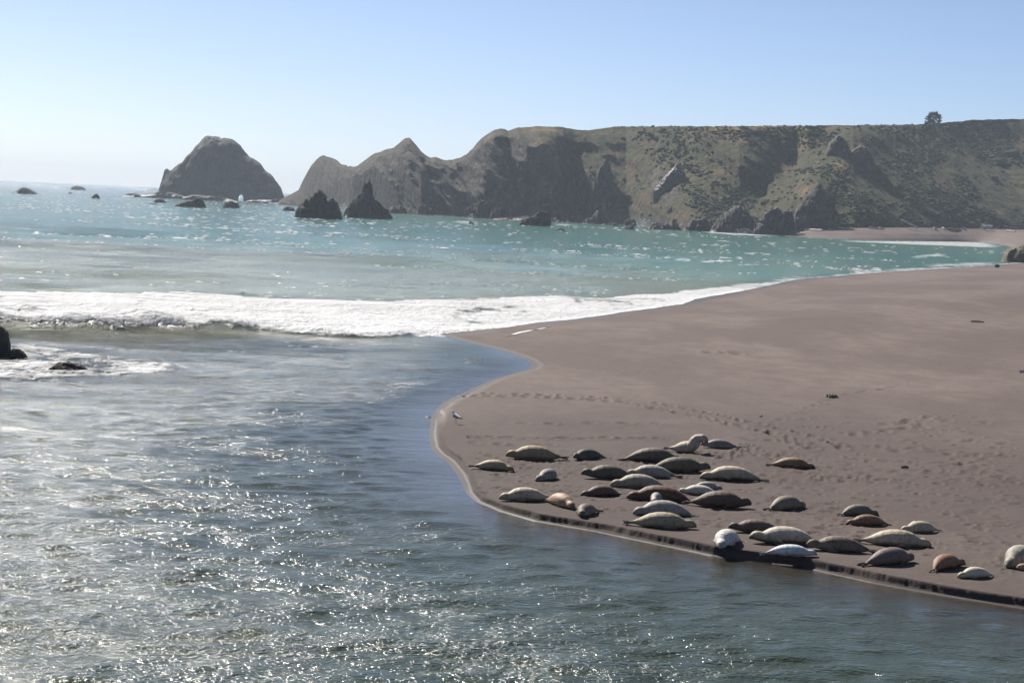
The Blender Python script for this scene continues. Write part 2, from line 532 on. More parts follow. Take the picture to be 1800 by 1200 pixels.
# ------------------------------------------------------------------ sea
FRONT_PX = [(-260, 566), (0, 577), (100, 581), (200, 584), (300, 585), (380, 586), (450, 584), (540, 590), (620, 594), (700, 594), (768, 587)]
BACK_PX = [(1400, 489), (1320, 500), (1250, 507), (1180, 512), (1100, 517), (1000, 521), (900, 524), (780, 527), (700, 529), (600, 530), (500, 527), (400, 520),
           (300, 516), (150, 513), (0, 512), (-260, 505)]
FRONT = np.array([at(x, y) for x, y in FRONT_PX])
FOAM_MAIN = np.array([at(x, y) for x, y in FRONT_PX + [(900, 575), (1000, 566), (1100, 553), (1195, 541), (1320, 513)] + BACK_PX])
FOAM_SOFT = [  # (polygon px, strength)
    ([(-80, 598), (60, 604), (170, 622), (330, 640), (330, 652), (180, 662), (60, 668), (-80, 660)], .56),
    ([(700, 596), (790, 612), (870, 632), (905, 645), (870, 650), (800, 640), (740, 620), (640, 600)], .38),
    ([(752, 700), (772, 712), (762, 738), (757, 752), (742, 752), (738, 735)], .55),
    ([(1440, 422), (1600, 423.2), (1700, 424.6), (1745, 427), (1776, 433), (1766, 437), (1700, 434), (1600, 430), (1500, 425.5)], .62),
    ([(1590, 450), (1640, 444), (1665, 446), (1690, 458), (1650, 452), (1600, 456)], .60),
    ([(1610, 464), (1700, 460), (1770, 458), (1770, 467), (1600, 472)], .60),
    ([(1150, 520), (1300, 492), (1400, 478), (1500, 474), (1420, 488), (1330, 502), (1180, 528)], .40),
    ([(595, 371), (612, 371), (616, 380), (596, 381)], .66),
    ([(640, 377), (760, 374), (860, 380), (860, 384), (760, 379), (640, 381)], .45),
    ([(790, 387), (850, 389), (860, 395), (820, 395), (780, 390)], .55),
    ([(960, 390), (1000, 394), (1040, 397), (960, 398)], .58),
    ([(1095, 390), (1150, 396), (1140, 402), (1100, 400)], .60),
    ([(1220, 404), (1340, 411), (1400, 414.5), (1330, 415), (1230, 409)], .60),
    ([(508, 379), (560, 376), (612, 379), (614, 386.5), (560, 387.5), (508, 386)], .50),
    ([(598, 378), (694, 378), (700, 385), (640, 387), (598, 386)], .48),
    ([(900, 393), (975, 392), (985, 399), (940, 400), (900, 399)], .48),
    ([(296, 360), (368, 361), (370, 366), (300, 366)], .46),
    ([(383, 363), (426, 364), (428, 368.5), (385, 368)], .46),
    ([(8, 337), (74, 338), (76, 343), (10, 343)], .48),
    ([(670, 374), (900, 385), (1010, 392), (1100, 396), (1100, 399), (900, 389), (670, 378)], .42),
    ([(150, 340), (162, 345), (162, 350), (140, 349)], .55),
    ([(215, 345), (290, 347), (300, 351), (215, 349)], .45),
]
TRACE_EDGE = seg_dist

def build_sea():
    rows = [22.0]
    while rows[-1] < 9000:
        d = rows[-1]
        rows.append(d + min(max(.085, d * d / 16000 * (.42 if d < 112 else .66)), d * .10))
    R = np.array(rows)
    T = np.concatenate([np.linspace(-.62, -.292, 36), np.linspace(-.29, .29, 620), np.linspace(.292, .62, 36)])
    Y = np.repeat(R[:, None], len(T), 1)
    X = Y * T[None, :]
    sp = np.repeat(np.gradient(R)[:, None], len(T), 1)
    dL = np.full(X.shape, 1e3); dO = np.full(X.shape, 1e3); ins = np.zeros(X.shape, bool)
    q = slice(0, int(np.searchsorted(R, 200))); dL[q] = seg_dist(X[q], Y[q], LAG)
    q = slice(int(np.searchsorted(R, 80)), int(np.searchsorted(R, 1000))); dO[q] = seg_dist(X[q], Y[q], OCE)
    q = slice(0, int(np.searchsorted(R, 1000))); ins[q] = inside(X[q], Y[q], BEACH)
    shore = np.minimum(dL, dO)
    # waves
    lag = sstep(106, 92, Y)
    Z = np.zeros_like(X)
    def wave(lx, ly, amp, seed, rot, mask, octv=2):
        ca, sa = math.cos(rot), math.sin(rot)
        u = (X * ca + Y * sa) / lx; v = (-X * sa + Y * ca) / ly
        f = np.clip(ly / (3.2 * sp), 0, 1)
        n = fb2(u, v, octv, seed)
        return amp * f * mask * (n - .5) * 2
    edge = sstep(0, 3.0, shore)
    tip = 1 - .9 * np.exp(-((X - at(860, 620)[0]) / 4.5) ** 2 - ((Y - at(860, 625)[1]) / 9) ** 2)
    Z += wave(.7, .36, .030, 20, .3, lag * edge * tip, 1) + wave(1.3, .62, .046, 21, .25, lag * edge * tip) + wave(3.4, 1.6, .055, 22, .2, lag * edge * tip)
    Z += wave(2.6, 1.5, .085, 26, .15, sstep(62, 80, Y) * sstep(112, 104, Y) * edge * tip)
    oc = (1 - lag) * sstep(0, 12, shore)
    Z += wave(6, 2.6, .14, 23, .05, oc) + wave(16, 6, .22, 24, -.05, oc) + wave(60, 20, .40, 25, -.08, oc * sstep(120, 170, Y))
    # swell lines rolling in
    ph = (Y - 150 + .10 * X + 12 * (fb2(X / 60, Y / 60, 2, 31) - .5)) / 31.0
    sw = np.exp(-((ph - np.round(ph)) / .16) ** 2) * sstep(.35, .62, fb2(X / 38, Y / 25, 2, 33))
    Z += .55 * sw * sstep(155, 185, Y) * sstep(420, 300, Y) * sstep(15, 45, dO)
    # the broken wave: steep lumpy front, foam apron behind
    sdm = np.full(X.shape, -1e3); fr = np.full(X.shape, 1e3)
    q = slice(int(np.searchsorted(R, 75)), int(np.searchsorted(R, 320)))
    sdm[q] = sdist(X[q], Y[q], FOAM_MAIN); fr[q] = seg_dist(X[q], Y[q], FRONT)
    xt = X / Y
    hgt = .78 * sstep(.02, -.20, xt) + .06
    lump = .55 + .9 * fb2(X * .45, Y * .45, 4, 51)
    inm = sdm > 0
    br = np.where(inm, sstep(0, 1.1 + .8 * vn2(X * .3, Y * .1, 52), fr) * (1 - .80 * sstep(1.5, 18, fr)), 0)
    Z += hgt * lump * br
    rag = 2.2 * (fb2(X * .16, Y * .10, 4, 53) - .5) * 2
    foam = np.where(sdm > -6, .80 * sstep(-1.2, 1.6, sdm + rag * sstep(1, 8, fr)), 0)
    foam = np.maximum(foam, 0)
    foam *= 1 - .25 * sstep(.62, .7, fb2(X * .35, Y * .12, 3, 54))
    # darker unbroken lip under the left end of the front
    foam *= 1 - .38 * sstep(1.6, .5, fr) * sstep(-.10, -.2, xt)
    for poly, st in FOAM_SOFT:
        P = np.array([at(x, y) for x, y in poly])
        x0, x1, y0, y1 = P[:, 0].min(), P[:, 0].max(), P[:, 1].min(), P[:, 1].max()
        w = max(.8, .05 * (y1 - y0))
        r0, r1 = np.searchsorted(R, [y0 - 3 * w, y1 + 3 * w])
        sl_ = slice(r0, r1)
        s = sdist(X[sl_], Y[sl_], P)
        foam[sl_] = np.maximum(foam[sl_], st * sstep(-w, w, s))
    # thin swash line along the lagoon edge and the open beach
    sw1 = (.10 + .16 * sstep(58, 68, Y)) * np.exp(-((dL - .06) / .10) ** 2) * (.75 + .35 * vn2(X * .6, Y * .6, 61)) * sstep(100, 80, Y)
    foam = np.maximum(foam, sw1)
    foam = np.maximum(foam, (.72 - .14 * sstep(.06, .14, xt)) * sstep(8, 2, dO + (4 + 5 * sstep(.05, .13, xt)) * (fb2(X * .08, Y * .05, 3, 62) - .3)) * sstep(95, 110, Y))
    # drifting foam streaks on the lagoon mouth and the open water
    st = fb2(X * .10, Y * .16, 4, 63)
    foam = np.maximum(foam, .47 * sstep(.52, .70, st) * sstep(58, 84, Y) * sstep(130, 104, Y) * tip)
    foam = np.maximum(foam, .40 * sstep(.55, .75, fb2(X * .05, Y * .022, 4, 64)) * sstep(150, 170, Y) * sstep(700, 250, Y))
    # water colour: turbid near shore, teal further out
    def lerp(a, b, t): return a[None, None, :] * (1 - t[..., None]) + b[None, None, :] * t[..., None]
    c_lag = np.array([.032, .043, .021]); c_turb = np.array([.066, .098, .030]); c_teal = np.array([.022, .160, .108])
    c_far = np.array([.03, .11, .10]); c_brown = np.array([.035, .026, .023])
    pn = (fb2(X / 45, Y / 60, 3, 71) - .5)
    C = np.broadcast_to(c_lag, X.shape + (3,)).copy()
    C = C * (1 - sstep(96, 135, Y)[..., None]) + c_turb * sstep(96, 135, Y)[..., None]
    k = sstep(205, 300, Y + 140 * pn + X * .5)[..., None]
    C = C * (1 - k) + c_teal * k
    k = sstep(700, 1700, Y)[..., None]
    C = C * (1 - k) + c_far * k
    k = (.45 * sw * sstep(150, 180, Y) * sstep(430, 300, Y))[..., None]
    C = C * (1 - k) + np.array([.11, .14, .065]) * k
    k = (np.exp(-dL / 2.6) * sstep(105, 90, Y) * .9)[..., None]
    C = C * (1 - k) + c_brown * k
    k = (.7 * np.exp(-dL / 1.2) * sstep(80, 88, Y))[..., None]
    C = C * (1 - k) + c_brown * k
    calm = (.25 + .75 * edge) * (.08 + .92 * tip)
    calm = calm * (1 + .7 * sstep(62, 82, Y) * sstep(115, 105, Y))
    calm = calm * (.46 + .54 * sstep(2, 16, dL)) * (1 + .9 * (1 - lag)) * (1 + 2.2 * sstep(180, 450, Y))
    # thin sheet of water rides up on the sand at its edge
    F = grid_faces(len(R), len(T))
    V = np.stack([X, Y, Z], -1).reshape(-1, 3)
    deep = (ins & (shore > 1.5)).ravel()
    F = F[~deep[F].all(1)]
    C = C.reshape(-1, 3)
    V, F, (C, foam, calm) = compact(V, F, [C, foam.ravel(), calm.ravel()])
    o = mesh_np('sea', V, F, M_WATER, attrs={'foam': foam, 'calm': calm}, cols={'wcol': C})
    tag(o, 'grey green lagoon water and teal ocean with breaking surf', kind='structure')

build_sea()

def whitecaps_glints():
    """little breaking crests and painted sun glints on the open water; nobody could count them"""
    Vs, Fs, n0 = [], [], 0
    n = 10500
    for i in range(n):
        if i < 5400:
            Y = random.uniform(150, 420)
            a = random.uniform(.10, .42); h = random.uniform(.03, .085)  # small crests: sun sparkle painted as white flecks
        else:
            Y = 300 * math.exp(random.random() * 1.7)
            a = random.uniform(.22, .95) * (2.2 if random.random() < .06 else 1); h = random.uniform(.06, .17)
        t = random.uniform(-.30, .28)
        if random.random() < sstep(-.2, .25, np.array(t)) * .62: continue
        X = t * Y
        if random.random() > float(sstep(.36, .62, fb2(X / 30, Y / 70, 2, 301))) + .12: continue
        if i < 5400 and seg_dist(np.array([X]), np.array([Y]), OCE)[0] < 8: continue
        if inside(np.array([X]), np.array([Y]), BEACH)[0]: continue
        if X > 150 and Y > 640: continue
        if X > -40 and Y > 760: continue
        yaw = random.gauss(.08, .25)
        k = 5
        ring = []
        for j in range(k):
            u = j / (k - 1) * 2 - 1
            w = (1 - u * u) ** .6 * random.uniform(.55, 1.15) if abs(u) < 1 else 0.03
            for (dy, dz) in ((-.9, -.18), (0, 1.0), (1.1, -.18)):
                lx = u * a; ly = dy * h * 1.4 * max(w, .05) + random.uniform(-.3, .3) * h
                ring.append((X + lx * math.cos(yaw) - ly * math.sin(yaw), Y + lx * math.sin(yaw) + ly * math.cos(yaw), h * dz * w + random.uniform(0, .06)))
        Vs += ring
        for j in range(k - 1):
            for q in range(2):
                b = n0 + j * 3 + q
                Fs.append((b, b + 3, b + 4, b + 1))
        n0 += k * 3
    o = mesh_np('whitecaps_glints', Vs, Fs, M_FOAM)
    tag(o, 'small white breaking crests and painted sun glints scattered over the open sea', 'whitecaps_glints', kind='stuff')
whitecaps_glints()

# ------------------------------------------------------------------ headland
def interp_tab(tab, xs):
    t = np.array(tab, float)
    return [np.interp(xs, t[:, 0], t[:, i]) for i in range(1, t.shape[1])]

SKYLINE = [(490, 353), (500, 347), (512, 341), (525, 334), (530, 322), (540, 303), (548, 290), (556, 281), (563, 275), (568, 273), (576, 276), (585, 278),
           (592, 281), (600, 288), (608, 290), (612, 294), (616, 292), (620, 294), (628, 292), (640, 283), (650, 275), (658, 270), (670, 267), (680, 262),
           (692, 260), (700, 253), (708, 246), (715, 242.5), (720, 242.5), (726, 249), (732, 256), (740, 266), (748, 273), (757, 277), (766, 276), (775, 280), (785, 282),
           (797, 281), (808, 277), (820, 271), (832, 260), (840, 250), (848, 242), (858, 235), (870, 229), (880, 227), (888, 228), (893, 231), (900, 228), (910, 224.5), (925, 223),
           (955, 222), (980, 223), (1000, 225), (1025, 229), (1045, 228), (1060, 225), (1080, 223), (1200, 222), (1300, 222), (1400, 221), (1500, 220.5),
           (1600, 219.5), (1640, 218), (1680, 214), (1720, 210.5), (1760, 209.5), (1800, 209.5), (1900, 206), (2150, 203)]
BASE = [  # px, py, distance
    (490, 354, 1240), (540, 360, 1190), (580, 365, 1120), (620, 372, 1055), (680, 376, 1005), (740, 378, 965), (800, 380, 950), (850, 384, 930), (900, 387, 930),
    (960, 389, 920), (1040, 392, 915), (1100, 394, 905), (1160, 399, 850), (1220, 404, 815), (1300, 409, 790), (1380, 412, 790), (1400, 409, 790),
    (1420, 403, 775), (1500, 402.5, 776), (1600, 401.5, 816), (1700, 403, 858), (1750, 405, 874), (1800, 406, 888), (2150, 420, 930)]
CREST_OFF = [(490, 10), (560, 30), (620, 26), (720, 34), (790, 30), (850, 38), (900, 42), (1000, 52), (1100, 72), (1200, 105), (1400, 135), (1600, 165), (2150, 200)]

LAND = {}
def build_headland():
    xs = np.concatenate([np.arange(490, 1810, 1.7), np.arange(1810, 2150, 8.0)])
    by, bd = interp_tab(BASE, xs)
    cy, = interp_tab(SKYLINE, xs)
    co, = interp_tab(CREST_OFF, xs)
    cy = cy + 2.4 * (fb2(xs / 9, xs * 0, 3, 81) - .5) * sstep(540, 600, xs)
    nv = 135
    v = np.linspace(0, 1, nv)
    PB = np.array([at_y(x, y, d) for x, y, d in zip(xs, by, bd)])
    PB[:, 2] = np.where(xs < 1395, -.8, PB[:, 2])
    PC = np.array([at_y(x, y, d + o) for x, y, d, o in zip(xs, cy, bd, co)])
    cliff = sstep(1150, 850, xs)
    V = np.zeros((nv + 14, len(xs), 3))
    for i in range(nv):
        hz = v[i] ** (1.0) * (1 - cliff) + cliff * (.55 * v[i] + .45 * v[i] ** 3)
        # gentle concave foot, rounded brow
        vz = v[i] ** .92 * (1 - cliff) + v[i] ** .85 * cliff
        vz = vz * (1 - .10 * math.sin(v[i] * math.pi) * (1 - cliff))
        Yd = PB[:, 1] + (PC[:, 1] - PB[:, 1]) * hz
        Zz = PB[:, 2] + (PC[:, 2] - PB[:, 2]) * vz
        tt = PB[:, 0] / PB[:, 1] * (1 - v[i]) + PC[:, 0] / PC[:, 1] * v[i]
        V[i, :, 0] = tt * Yd; V[i, :, 1] = Yd; V[i, :, 2] = Zz
    # spurs and gullies: displace along the horizontal fall line
    X, Y, Z = V[:nv, :, 0], V[:nv, :, 1], V[:nv, :, 2]
    hrel = v[:, None]
    skew = X + .95 * Z                      # spurs lean down to the left
    spur = ridged(skew / 95, Z / 210 + 3, 3, 91) - .55
    spur2 = ridged(skew / 34, Z / 70, 4, 92) - .55
    crk = ridged((X + .7 * Z) / 17, Z / 30, 4, 93) - .5
    env = np.sin(np.clip(hrel, 0, 1) * math.pi) ** .6
    env2 = sstep(0, .08, hrel) * sstep(1.0, .88, hrel)
    right = sstep(900, 1250, xs)[None, :]
    amp = 30 * env * (.75 + .35 * right)
    disp = -amp * spur - (27 - 10 * right) * env2 * spur2 - (20.0 - 11 * right) * env2 * crk
    tipf = sstep(500, 640, xs)[None, :] * .75 + .25
    disp = disp * tipf
    # broad valleys on the right hand slope
    pxg = xs[None, :]
    disp += 9 * env * np.exp(-((pxg + 60 * (hrel - .5) - 1745) / 70) ** 2) * right
    disp += 22 * env * np.exp(-((pxg - 170 * (hrel - .3) - 1330) / 60) ** 2)
    disp -= 18 * env * np.exp(-((pxg - 150 * (hrel - .5) - 1440) / 55) ** 2)
    disp += 22 * env * np.exp(-((pxg + 30 * (hrel - .5) - 1012) / 22) ** 2)
    disp -= 18 * env * np.exp(-((pxg - 60 * (hrel - .5) - 955) / 40) ** 2)
    k = 1 + disp / Y
    # slide each point along the horizontal, its height unchanged
    Yn = np.maximum(Y + disp, PB[None, :, 1] + .18 * (Y - PB[None, :, 1]))
    k = Yn / Y
    V[:nv, :, 1] = Yn
    V[:nv, :, 0] = X * k
    V[:nv, :, 2] = Z + (1.2 * (fb2(X / 7, Y / 7, 3, 95) - .5)) * env2
    # behind the crest: falls to the sea on the left, plateau on the right
    top = V[nv - 1].copy()
    for j in range(14):
        t = (j + 1) / 14
        back = top.copy()
        ext = 70 + 160 * sstep(850, 1200, xs)
        back[:, 1] += ext * t
        back[:, 0] *= back[:, 1] / top[:, 1]
        drop = (1 - sstep(830, 950, xs)) * (top[:, 2] + 2) * t ** .8 + sstep(830, 950, xs) * (4 * t * t + 1.5 * t)
        back[:, 2] = top[:, 2] - drop
        V[nv + j] = back
    A = V[:nv]
    dv = np.gradient(A, axis=0); du = np.gradient(A, axis=1)
    nr = np.cross(du, dv); nr /= np.linalg.norm(nr, axis=-1, keepdims=True) + 1e-9
    up = np.abs(nr[..., 2])
    veg = .10 + .75 * sstep(900, 1150, xs)[None, :] * np.ones_like(hrel) + .18 * sstep(700, 900, xs)[None, :] * hrel
    veg = veg + .55 * (up - .5)
    # bare grey scar
    veg -= .9 * np.exp(-((pxg - 1165 + 70 * (hrel - .45)) / 32) ** 2) * np.exp(-((hrel - .42) / .26) ** 2)
    veg -= .8 * np.exp(-((hrel) / .07) ** 2) * sstep(1420, 1380, pxg)
    veg = np.clip(veg, 0, 1.05)
    dry = .04 + .34 * fb2(X / 60, Z / 22, 3, 97) * right
    dry = dry + .42 * np.exp(-((hrel - .985) / .03) ** 2) * sstep(1200, 1300, pxg) * sstep(1560, 1480, pxg)
    dry = dry + .35 * np.exp(-((pxg - 160 * (hrel - .45) - 1462) / 30) ** 2) * sstep(.2, .35, hrel) * sstep(.9, .7, hrel)
    dry = dry + .40 * sstep(1120, 1000, pxg) * sstep(780, 860, pxg) * sstep(.62, .95, hrel) + .16 * sstep(860, 780, pxg) * hrel
    full = np.concatenate([veg, np.repeat(veg[-1:], 14, 0)], 0)
    fdry = np.concatenate([dry * np.ones_like(veg), np.repeat((dry * np.ones_like(veg))[-1:], 14, 0)], 0)
    F = grid_faces(nv + 14, len(xs))
    o = mesh_np('headland', V.reshape(-1, 3), F, M_LAND, smooth=False, attrs={'veg': full.ravel(), 'dry': fdry.ravel()})
    tag(o, 'hazy brown and green headland with cliffs and a scrub slope', kind='structure')
    LAND.update(V=V, xs=xs, nv=nv, veg=full, dry=fdry)

build_headland()

def land_point(px, vrow):
    c = int(np.argmin(np.abs(LAND['xs'] - px)))
    return LAND['V'][int(np.clip(vrow, 0, LAND['V'].shape[0] - 1)), c]

def land_hit(px, py):
    """distance of the slope where the photograph shows (px, py)"""
    c = int(np.argmin(np.abs(LAND['xs'] - px)))
    colm = LAND['V'][:LAND['nv'], c]
    d = ray(px, py)
    e = np.abs((colm[:, 2] - CAM_H) / colm[:, 1] - d[2] / d[1])
    return float(colm[int(np.argmin(e)), 1])

def build_spur():
    """nearer scrubby ridge coming in at the right edge behind the far beach"""
    xs = np.arange(1590, 2150, 3.0)
    cy = np.interp(xs, [1590, 1650, 1690, 1730, 1760, 1800, 1900, 2150], [403, 396, 387, 372, 358, 339, 305, 270])
    by = np.interp(xs, [1590, 1700, 1800, 2150], [402.5, 403.5, 406.5, 421])
    bd = np.interp(xs, [1590, 1700, 1800, 2150], [822, 860, 888, 950])
    nv = 36
    V = np.zeros((nv + 6, len(xs), 3))
    for c, x in enumerate(xs):
        a = at_y(x, by[c], bd[c]); b = at_y(x, cy[c], bd[c] + 10 + 60 * (by[c] - cy[c]) / 66)
        for i in range(nv):
            v = i / (nv - 1)
            V[i, c] = a + (b - a) * np.array([v, v, v ** .85])
        for j in range(6):
            V[nv + j, c] = b + np.array([b[0] / b[1] * 6 * (j + 1), 6 * (j + 1), -1.2 * (j + 1) ** 1.3])
    X, Y, Z = V[..., 0], V[..., 1], V[..., 2]
    d = -7 * (ridged((X + Z) / 22, Z / 40, 4, 101) - .5)
    e = np.concatenate([np.sin(np.linspace(0, 1, nv) * math.pi), np.zeros(6)])[:, None]
    V[..., 1] += d * e
    V[..., 2] += .9 * (fb2(X / 5, Y / 5, 3, 102) - .5)
    veg = .75 + .3 * fb2(X / 12, Z / 9, 3, 104)
    dry = .18 + .42 * fb2(X / 25, Z / 10, 3, 103)
    o = mesh_np('hillside', V.reshape(-1, 3), grid_faces(nv + 6, len(xs)), M_LAND, attrs={'veg': veg.ravel(), 'dry': dry.ravel()})
    tag(o, kind='structure')
    return V, xs, nv
SPUR = build_spur()

# far beach under the hill
def build_far_beach():
    xs = np.arange(1380, 2160, 3.0)
    sh = np.interp(xs, [1380, 1400, 1440, 1500, 1600, 1700, 1745, 1772, 1790, 1830, 2160], [414.5, 415.5, 418, 421.5, 423.2, 425, 427.5, 432, 437, 444, 450])
    by = np.interp(xs, [1380, 1400, 1420, 1500, 1600, 1700, 1800, 2160], [410, 406, 402, 401, 400, 401.5, 404, 418])
    kk = np.ones(19) / 19
    sh = np.convolve(np.pad(sh, 9, mode='edge'), kk, 'valid')
    nr = 26
    V = np.zeros((nr, len(xs), 3))
    for c, x in enumerate(xs):
        a = at(x, sh[c] + .4, -.06)
        bd = np.interp(x, [1380, 1420, 1500, 1600, 1700, 1800, 2160], [794, 780, 772, 806, 846, 876, 936])
        b = at_y(x, by[c], bd)
        for i in range(nr):
            v = i / (nr - 1)
            P = a + (b - a) * v
            P[2] = a[2] + (b[2] - a[2]) * (v ** .8) + .08 * math.exp(-((v - .42) / .12) ** 2)
            V[i, c] = P
    V[..., 2] += .35 * (fb2(V[..., 0] / 6, V[..., 1] / 6, 3, 111) - .5) * np.linspace(0, 1, nr)[:, None]
    z = np.zeros(V.shape[:2])
    wet = z + sstep(.28, .08, np.linspace(0, 1, nr))[:, None]
    damp = .5 * wet
    damp = np.maximum(damp, .5 * np.exp(-((np.linspace(0, 1, nr) - .36) / .05) ** 2)[:, None] * (.3 + vn2(V[..., 0] / 9, z, 5)))
    o = mesh_np('far_beach', V.reshape(-1, 3), grid_faces(nr, len(xs)), M_SAND, attrs={'damp': damp.ravel(), 'wet': wet.ravel() * .5})
    tag(o, kind='structure')
    return V, xs, nr
FARB = build_far_beach()
def far_beach_pt(px, v):
    V, xs, nr = FARB
    return V[int(v * (nr - 1)), int(np.argmin(np.abs(xs - px)))]

# ------------------------------------------------------------------ shrubs (ground cover of the slope)
def ico(sub=1):
    bm = bmesh.new(); bmesh.ops.create_icosphere(bm, subdivisions=sub, radius=1)
    v = np.array([x.co[:] for x in bm.verts]); f = np.array([[q.index for q in p.verts] for p in bm.faces]); bm.free()
    return v, f

def scatter_shrubs():
    iv, if_ = ico(1)
    Vs, Fs, Cs, n0 = [], [], [], 0
    V, xs, nv, veg = LAND['V'], LAND['xs'], LAND['nv'], LAND['veg']
    SV, sxs, snv = SPUR
    greens = np.array([[.030, .042, .016], [.06, .066, .024], [.10, .096, .045], [.09, .082, .068], [.15, .11, .055]])
    n = 0
    while n < 8200:
        if random.random() < .13:
            r, c = random.randrange(1, snv), random.randrange(len(sxs) - 1)
            p = SV[r, c]; size = random.uniform(.4, 1.3)
        else:
            r = int(random.random() * (nv + 3)); c = random.randrange(len(xs) - 1)
            px = xs[c]
            if px < 930 or random.random() > sstep(930, 1300, np.array(px)) * .9 + .1: continue
            if veg[r, c] + random.uniform(-.25, .25) < .55: continue
            p = V[r, c]; size = random.uniform(.3, .9) * (1.7 if random.random() < .12 else 1)
            if random.random() > float(sstep(.46, .58, fb2(p[0] / 22, p[2] / 11, 3, 201))) + .07: continue
            if abs(px - 1765) < 48 and .42 < r / nv < .72: size *= 1.8
            if r >= nv - 3: size *= .55
        s = np.array([size * random.uniform(.8, 1.5), size * random.uniform(.8, 1.5), size * random.uniform(.55, .95)])
        j = 1 + .30 * (RNG.random((len(iv), 1)) - .5) * 2
        q = iv * j * s + p + np.array([0, 0, size * .15])
        Vs.append(q); Fs.append(if_ + n0); n0 += len(iv)
        k = greens[min(4, int(abs(random.gauss(0, 1.6))))] * random.uniform(.5, 1.0)
        if abs(p[0] / p[1] * FPX + 900 - 1770) < 45 and size > 1.9: k = greens[0] * .7  # big shrubs in the gully darkened, its shade put into their colour
        Cs.append(np.repeat((k[None, :] * (.8 + .4 * RNG.random((len(iv), 1)))), 1, 0))
        n += 1
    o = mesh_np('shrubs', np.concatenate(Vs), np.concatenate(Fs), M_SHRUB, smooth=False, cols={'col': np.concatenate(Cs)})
    tag(o, 'low green and grey scrub covering the headland slope', 'shrubs', kind='stuff')
scatter_shrubs()

# ------------------------------------------------------------------ rocks
def rock(name, px0, px1, pyb, prof, label, cat='rock', group=None, mat=None, depth=.6, Y=None, seed=1, nx=60, ny=40, rough=.10, z0=None, power=3.0, ridge=0.0, cut=None, bury=.6):
    """prof = [(fraction along width, height in photo px above the foot)]; becomes a solid with its own depth"""
    if Y is None: Y = at(.5 * (px0 + px1), pyb, 0)[1]
    foot0, foot1 = at_y(px0, pyb, Y), at_y(px1, pyb, Y)
    W = foot1[0] - foot0[0]
    zf = foot0[2] * .5 + foot1[2] * .5 if z0 is None else z0
    pf = np.array(prof, float)
    u = np.linspace(0, 1, nx); w = np.linspace(-1, 1, ny)
    hp = np.interp(u, pf[:, 0], pf[:, 1]) / ppm(Y)
    H = hp.max()
    hp = hp * (1 + 1.3 * rough * (ridged(u * 7 + seed * 3.7, u * 0 + seed, 3, seed) - .6) * sstep(0, .06, u) * sstep(1, .94, u))
    U, Wd = np.meshgrid(u, w, indexing='ij')
    half = depth * W * .5 * (.35 + .65 * np.sqrt(np.clip(1 - (2 * u - 1) ** 2, 0, 1)))
    X = (U - .5) * W
    Yl = Wd * half[:, None]
    sh = np.clip(1 - np.abs(Wd) ** power, 0, 1) ** .75
    Z = hp[:, None] * sh
    # erosion: ledges, cracks
    sc = 5.5 / max(W, H)
    n = fb3(X * sc + seed * 7.1, Yl * sc, Z * sc, 5, seed, .55) - .5
    n2 = ridged(X * sc * 1.6 + seed + Z * sc * .8, Yl * sc * 1.6, 4, seed + 3) - .55
    fade = sstep(0, .15, sh) * sstep(0, .02, U) * sstep(1, .98, U)
    top = sstep(.0, .25, 1 - sh)
    X = X + rough * W * n * .45 * fade * sstep(.03, .15, U) * sstep(.97, .85, U)
    Yl = Yl + rough * W * 2.6 * (fb3(X * sc * 1.3, Yl * sc * 1.3 + 9, Z * sc * 1.3, 4, seed + 5) - .5) * fade
    Z = Z + rough * H * (2.2 * n + 2.0 * n2) * fade * (.30 + .70 * top)
    led = Z / max(H, .1) * 6 + 2.2 * (X / max(W, .1)) + seed
    Z = Z + rough * .9 * H / 6 * np.sin(led * 2 * math.pi) * fade
    Z = np.maximum(Z, 0)
    V = np.stack([X, Yl, Z], -1).reshape(-1, 3)
    F = grid_faces(nx, ny)
    # skirt that closes the solid below the foot
    border = np.concatenate([np.arange(ny), np.arange(1, nx) * ny + ny - 1, (nx - 1) * ny + np.arange(ny - 2, -1, -1), np.arange(nx - 2, 0, -1) * ny])
    low = V[border].copy(); low[:, 2] = -bury
    nb = len(border); b0 = len(V)
    V = np.concatenate([V, low, [[0, 0, -bury]]])
    i = np.arange(nb); j = (i + 1) % nb
    sk = np.stack([border[i], b0 + i, b0 + j, border[j]], -1)
    cap = np.stack([b0 + i, np.full(nb, b0 + nb), np.full(nb, b0 + nb), b0 + j], -1)
    F = np.concatenate([F, sk])
    me_f = [tuple(int(a) for a in f) for f in F] + [(int(c[0]), int(c[1]), int(c[3])) for c in cap]
    me = bpy.data.meshes.new(name)
    me.from_pydata([tuple(map(float, v)) for v in V], [], me_f)
    me.polygons.foreach_set('use_smooth', np.zeros(len(me.polygons), bool))
    bm = bmesh.new(); bm.from_mesh(me); bmesh.ops.recalc_face_normals(bm, faces=bm.faces); bm.to_mesh(me); bm.free()
    me.materials.append(mat or M_STACK)
    o = bpy.data.objects.new(name, me)
    COL.objects.link(o)
    o.location = ((foot0[0] + foot1[0]) / 2, Y + depth * W * .22, zf)
    tag(o, label, cat, group)
    if cut:
        cut(o, Y)
    return o

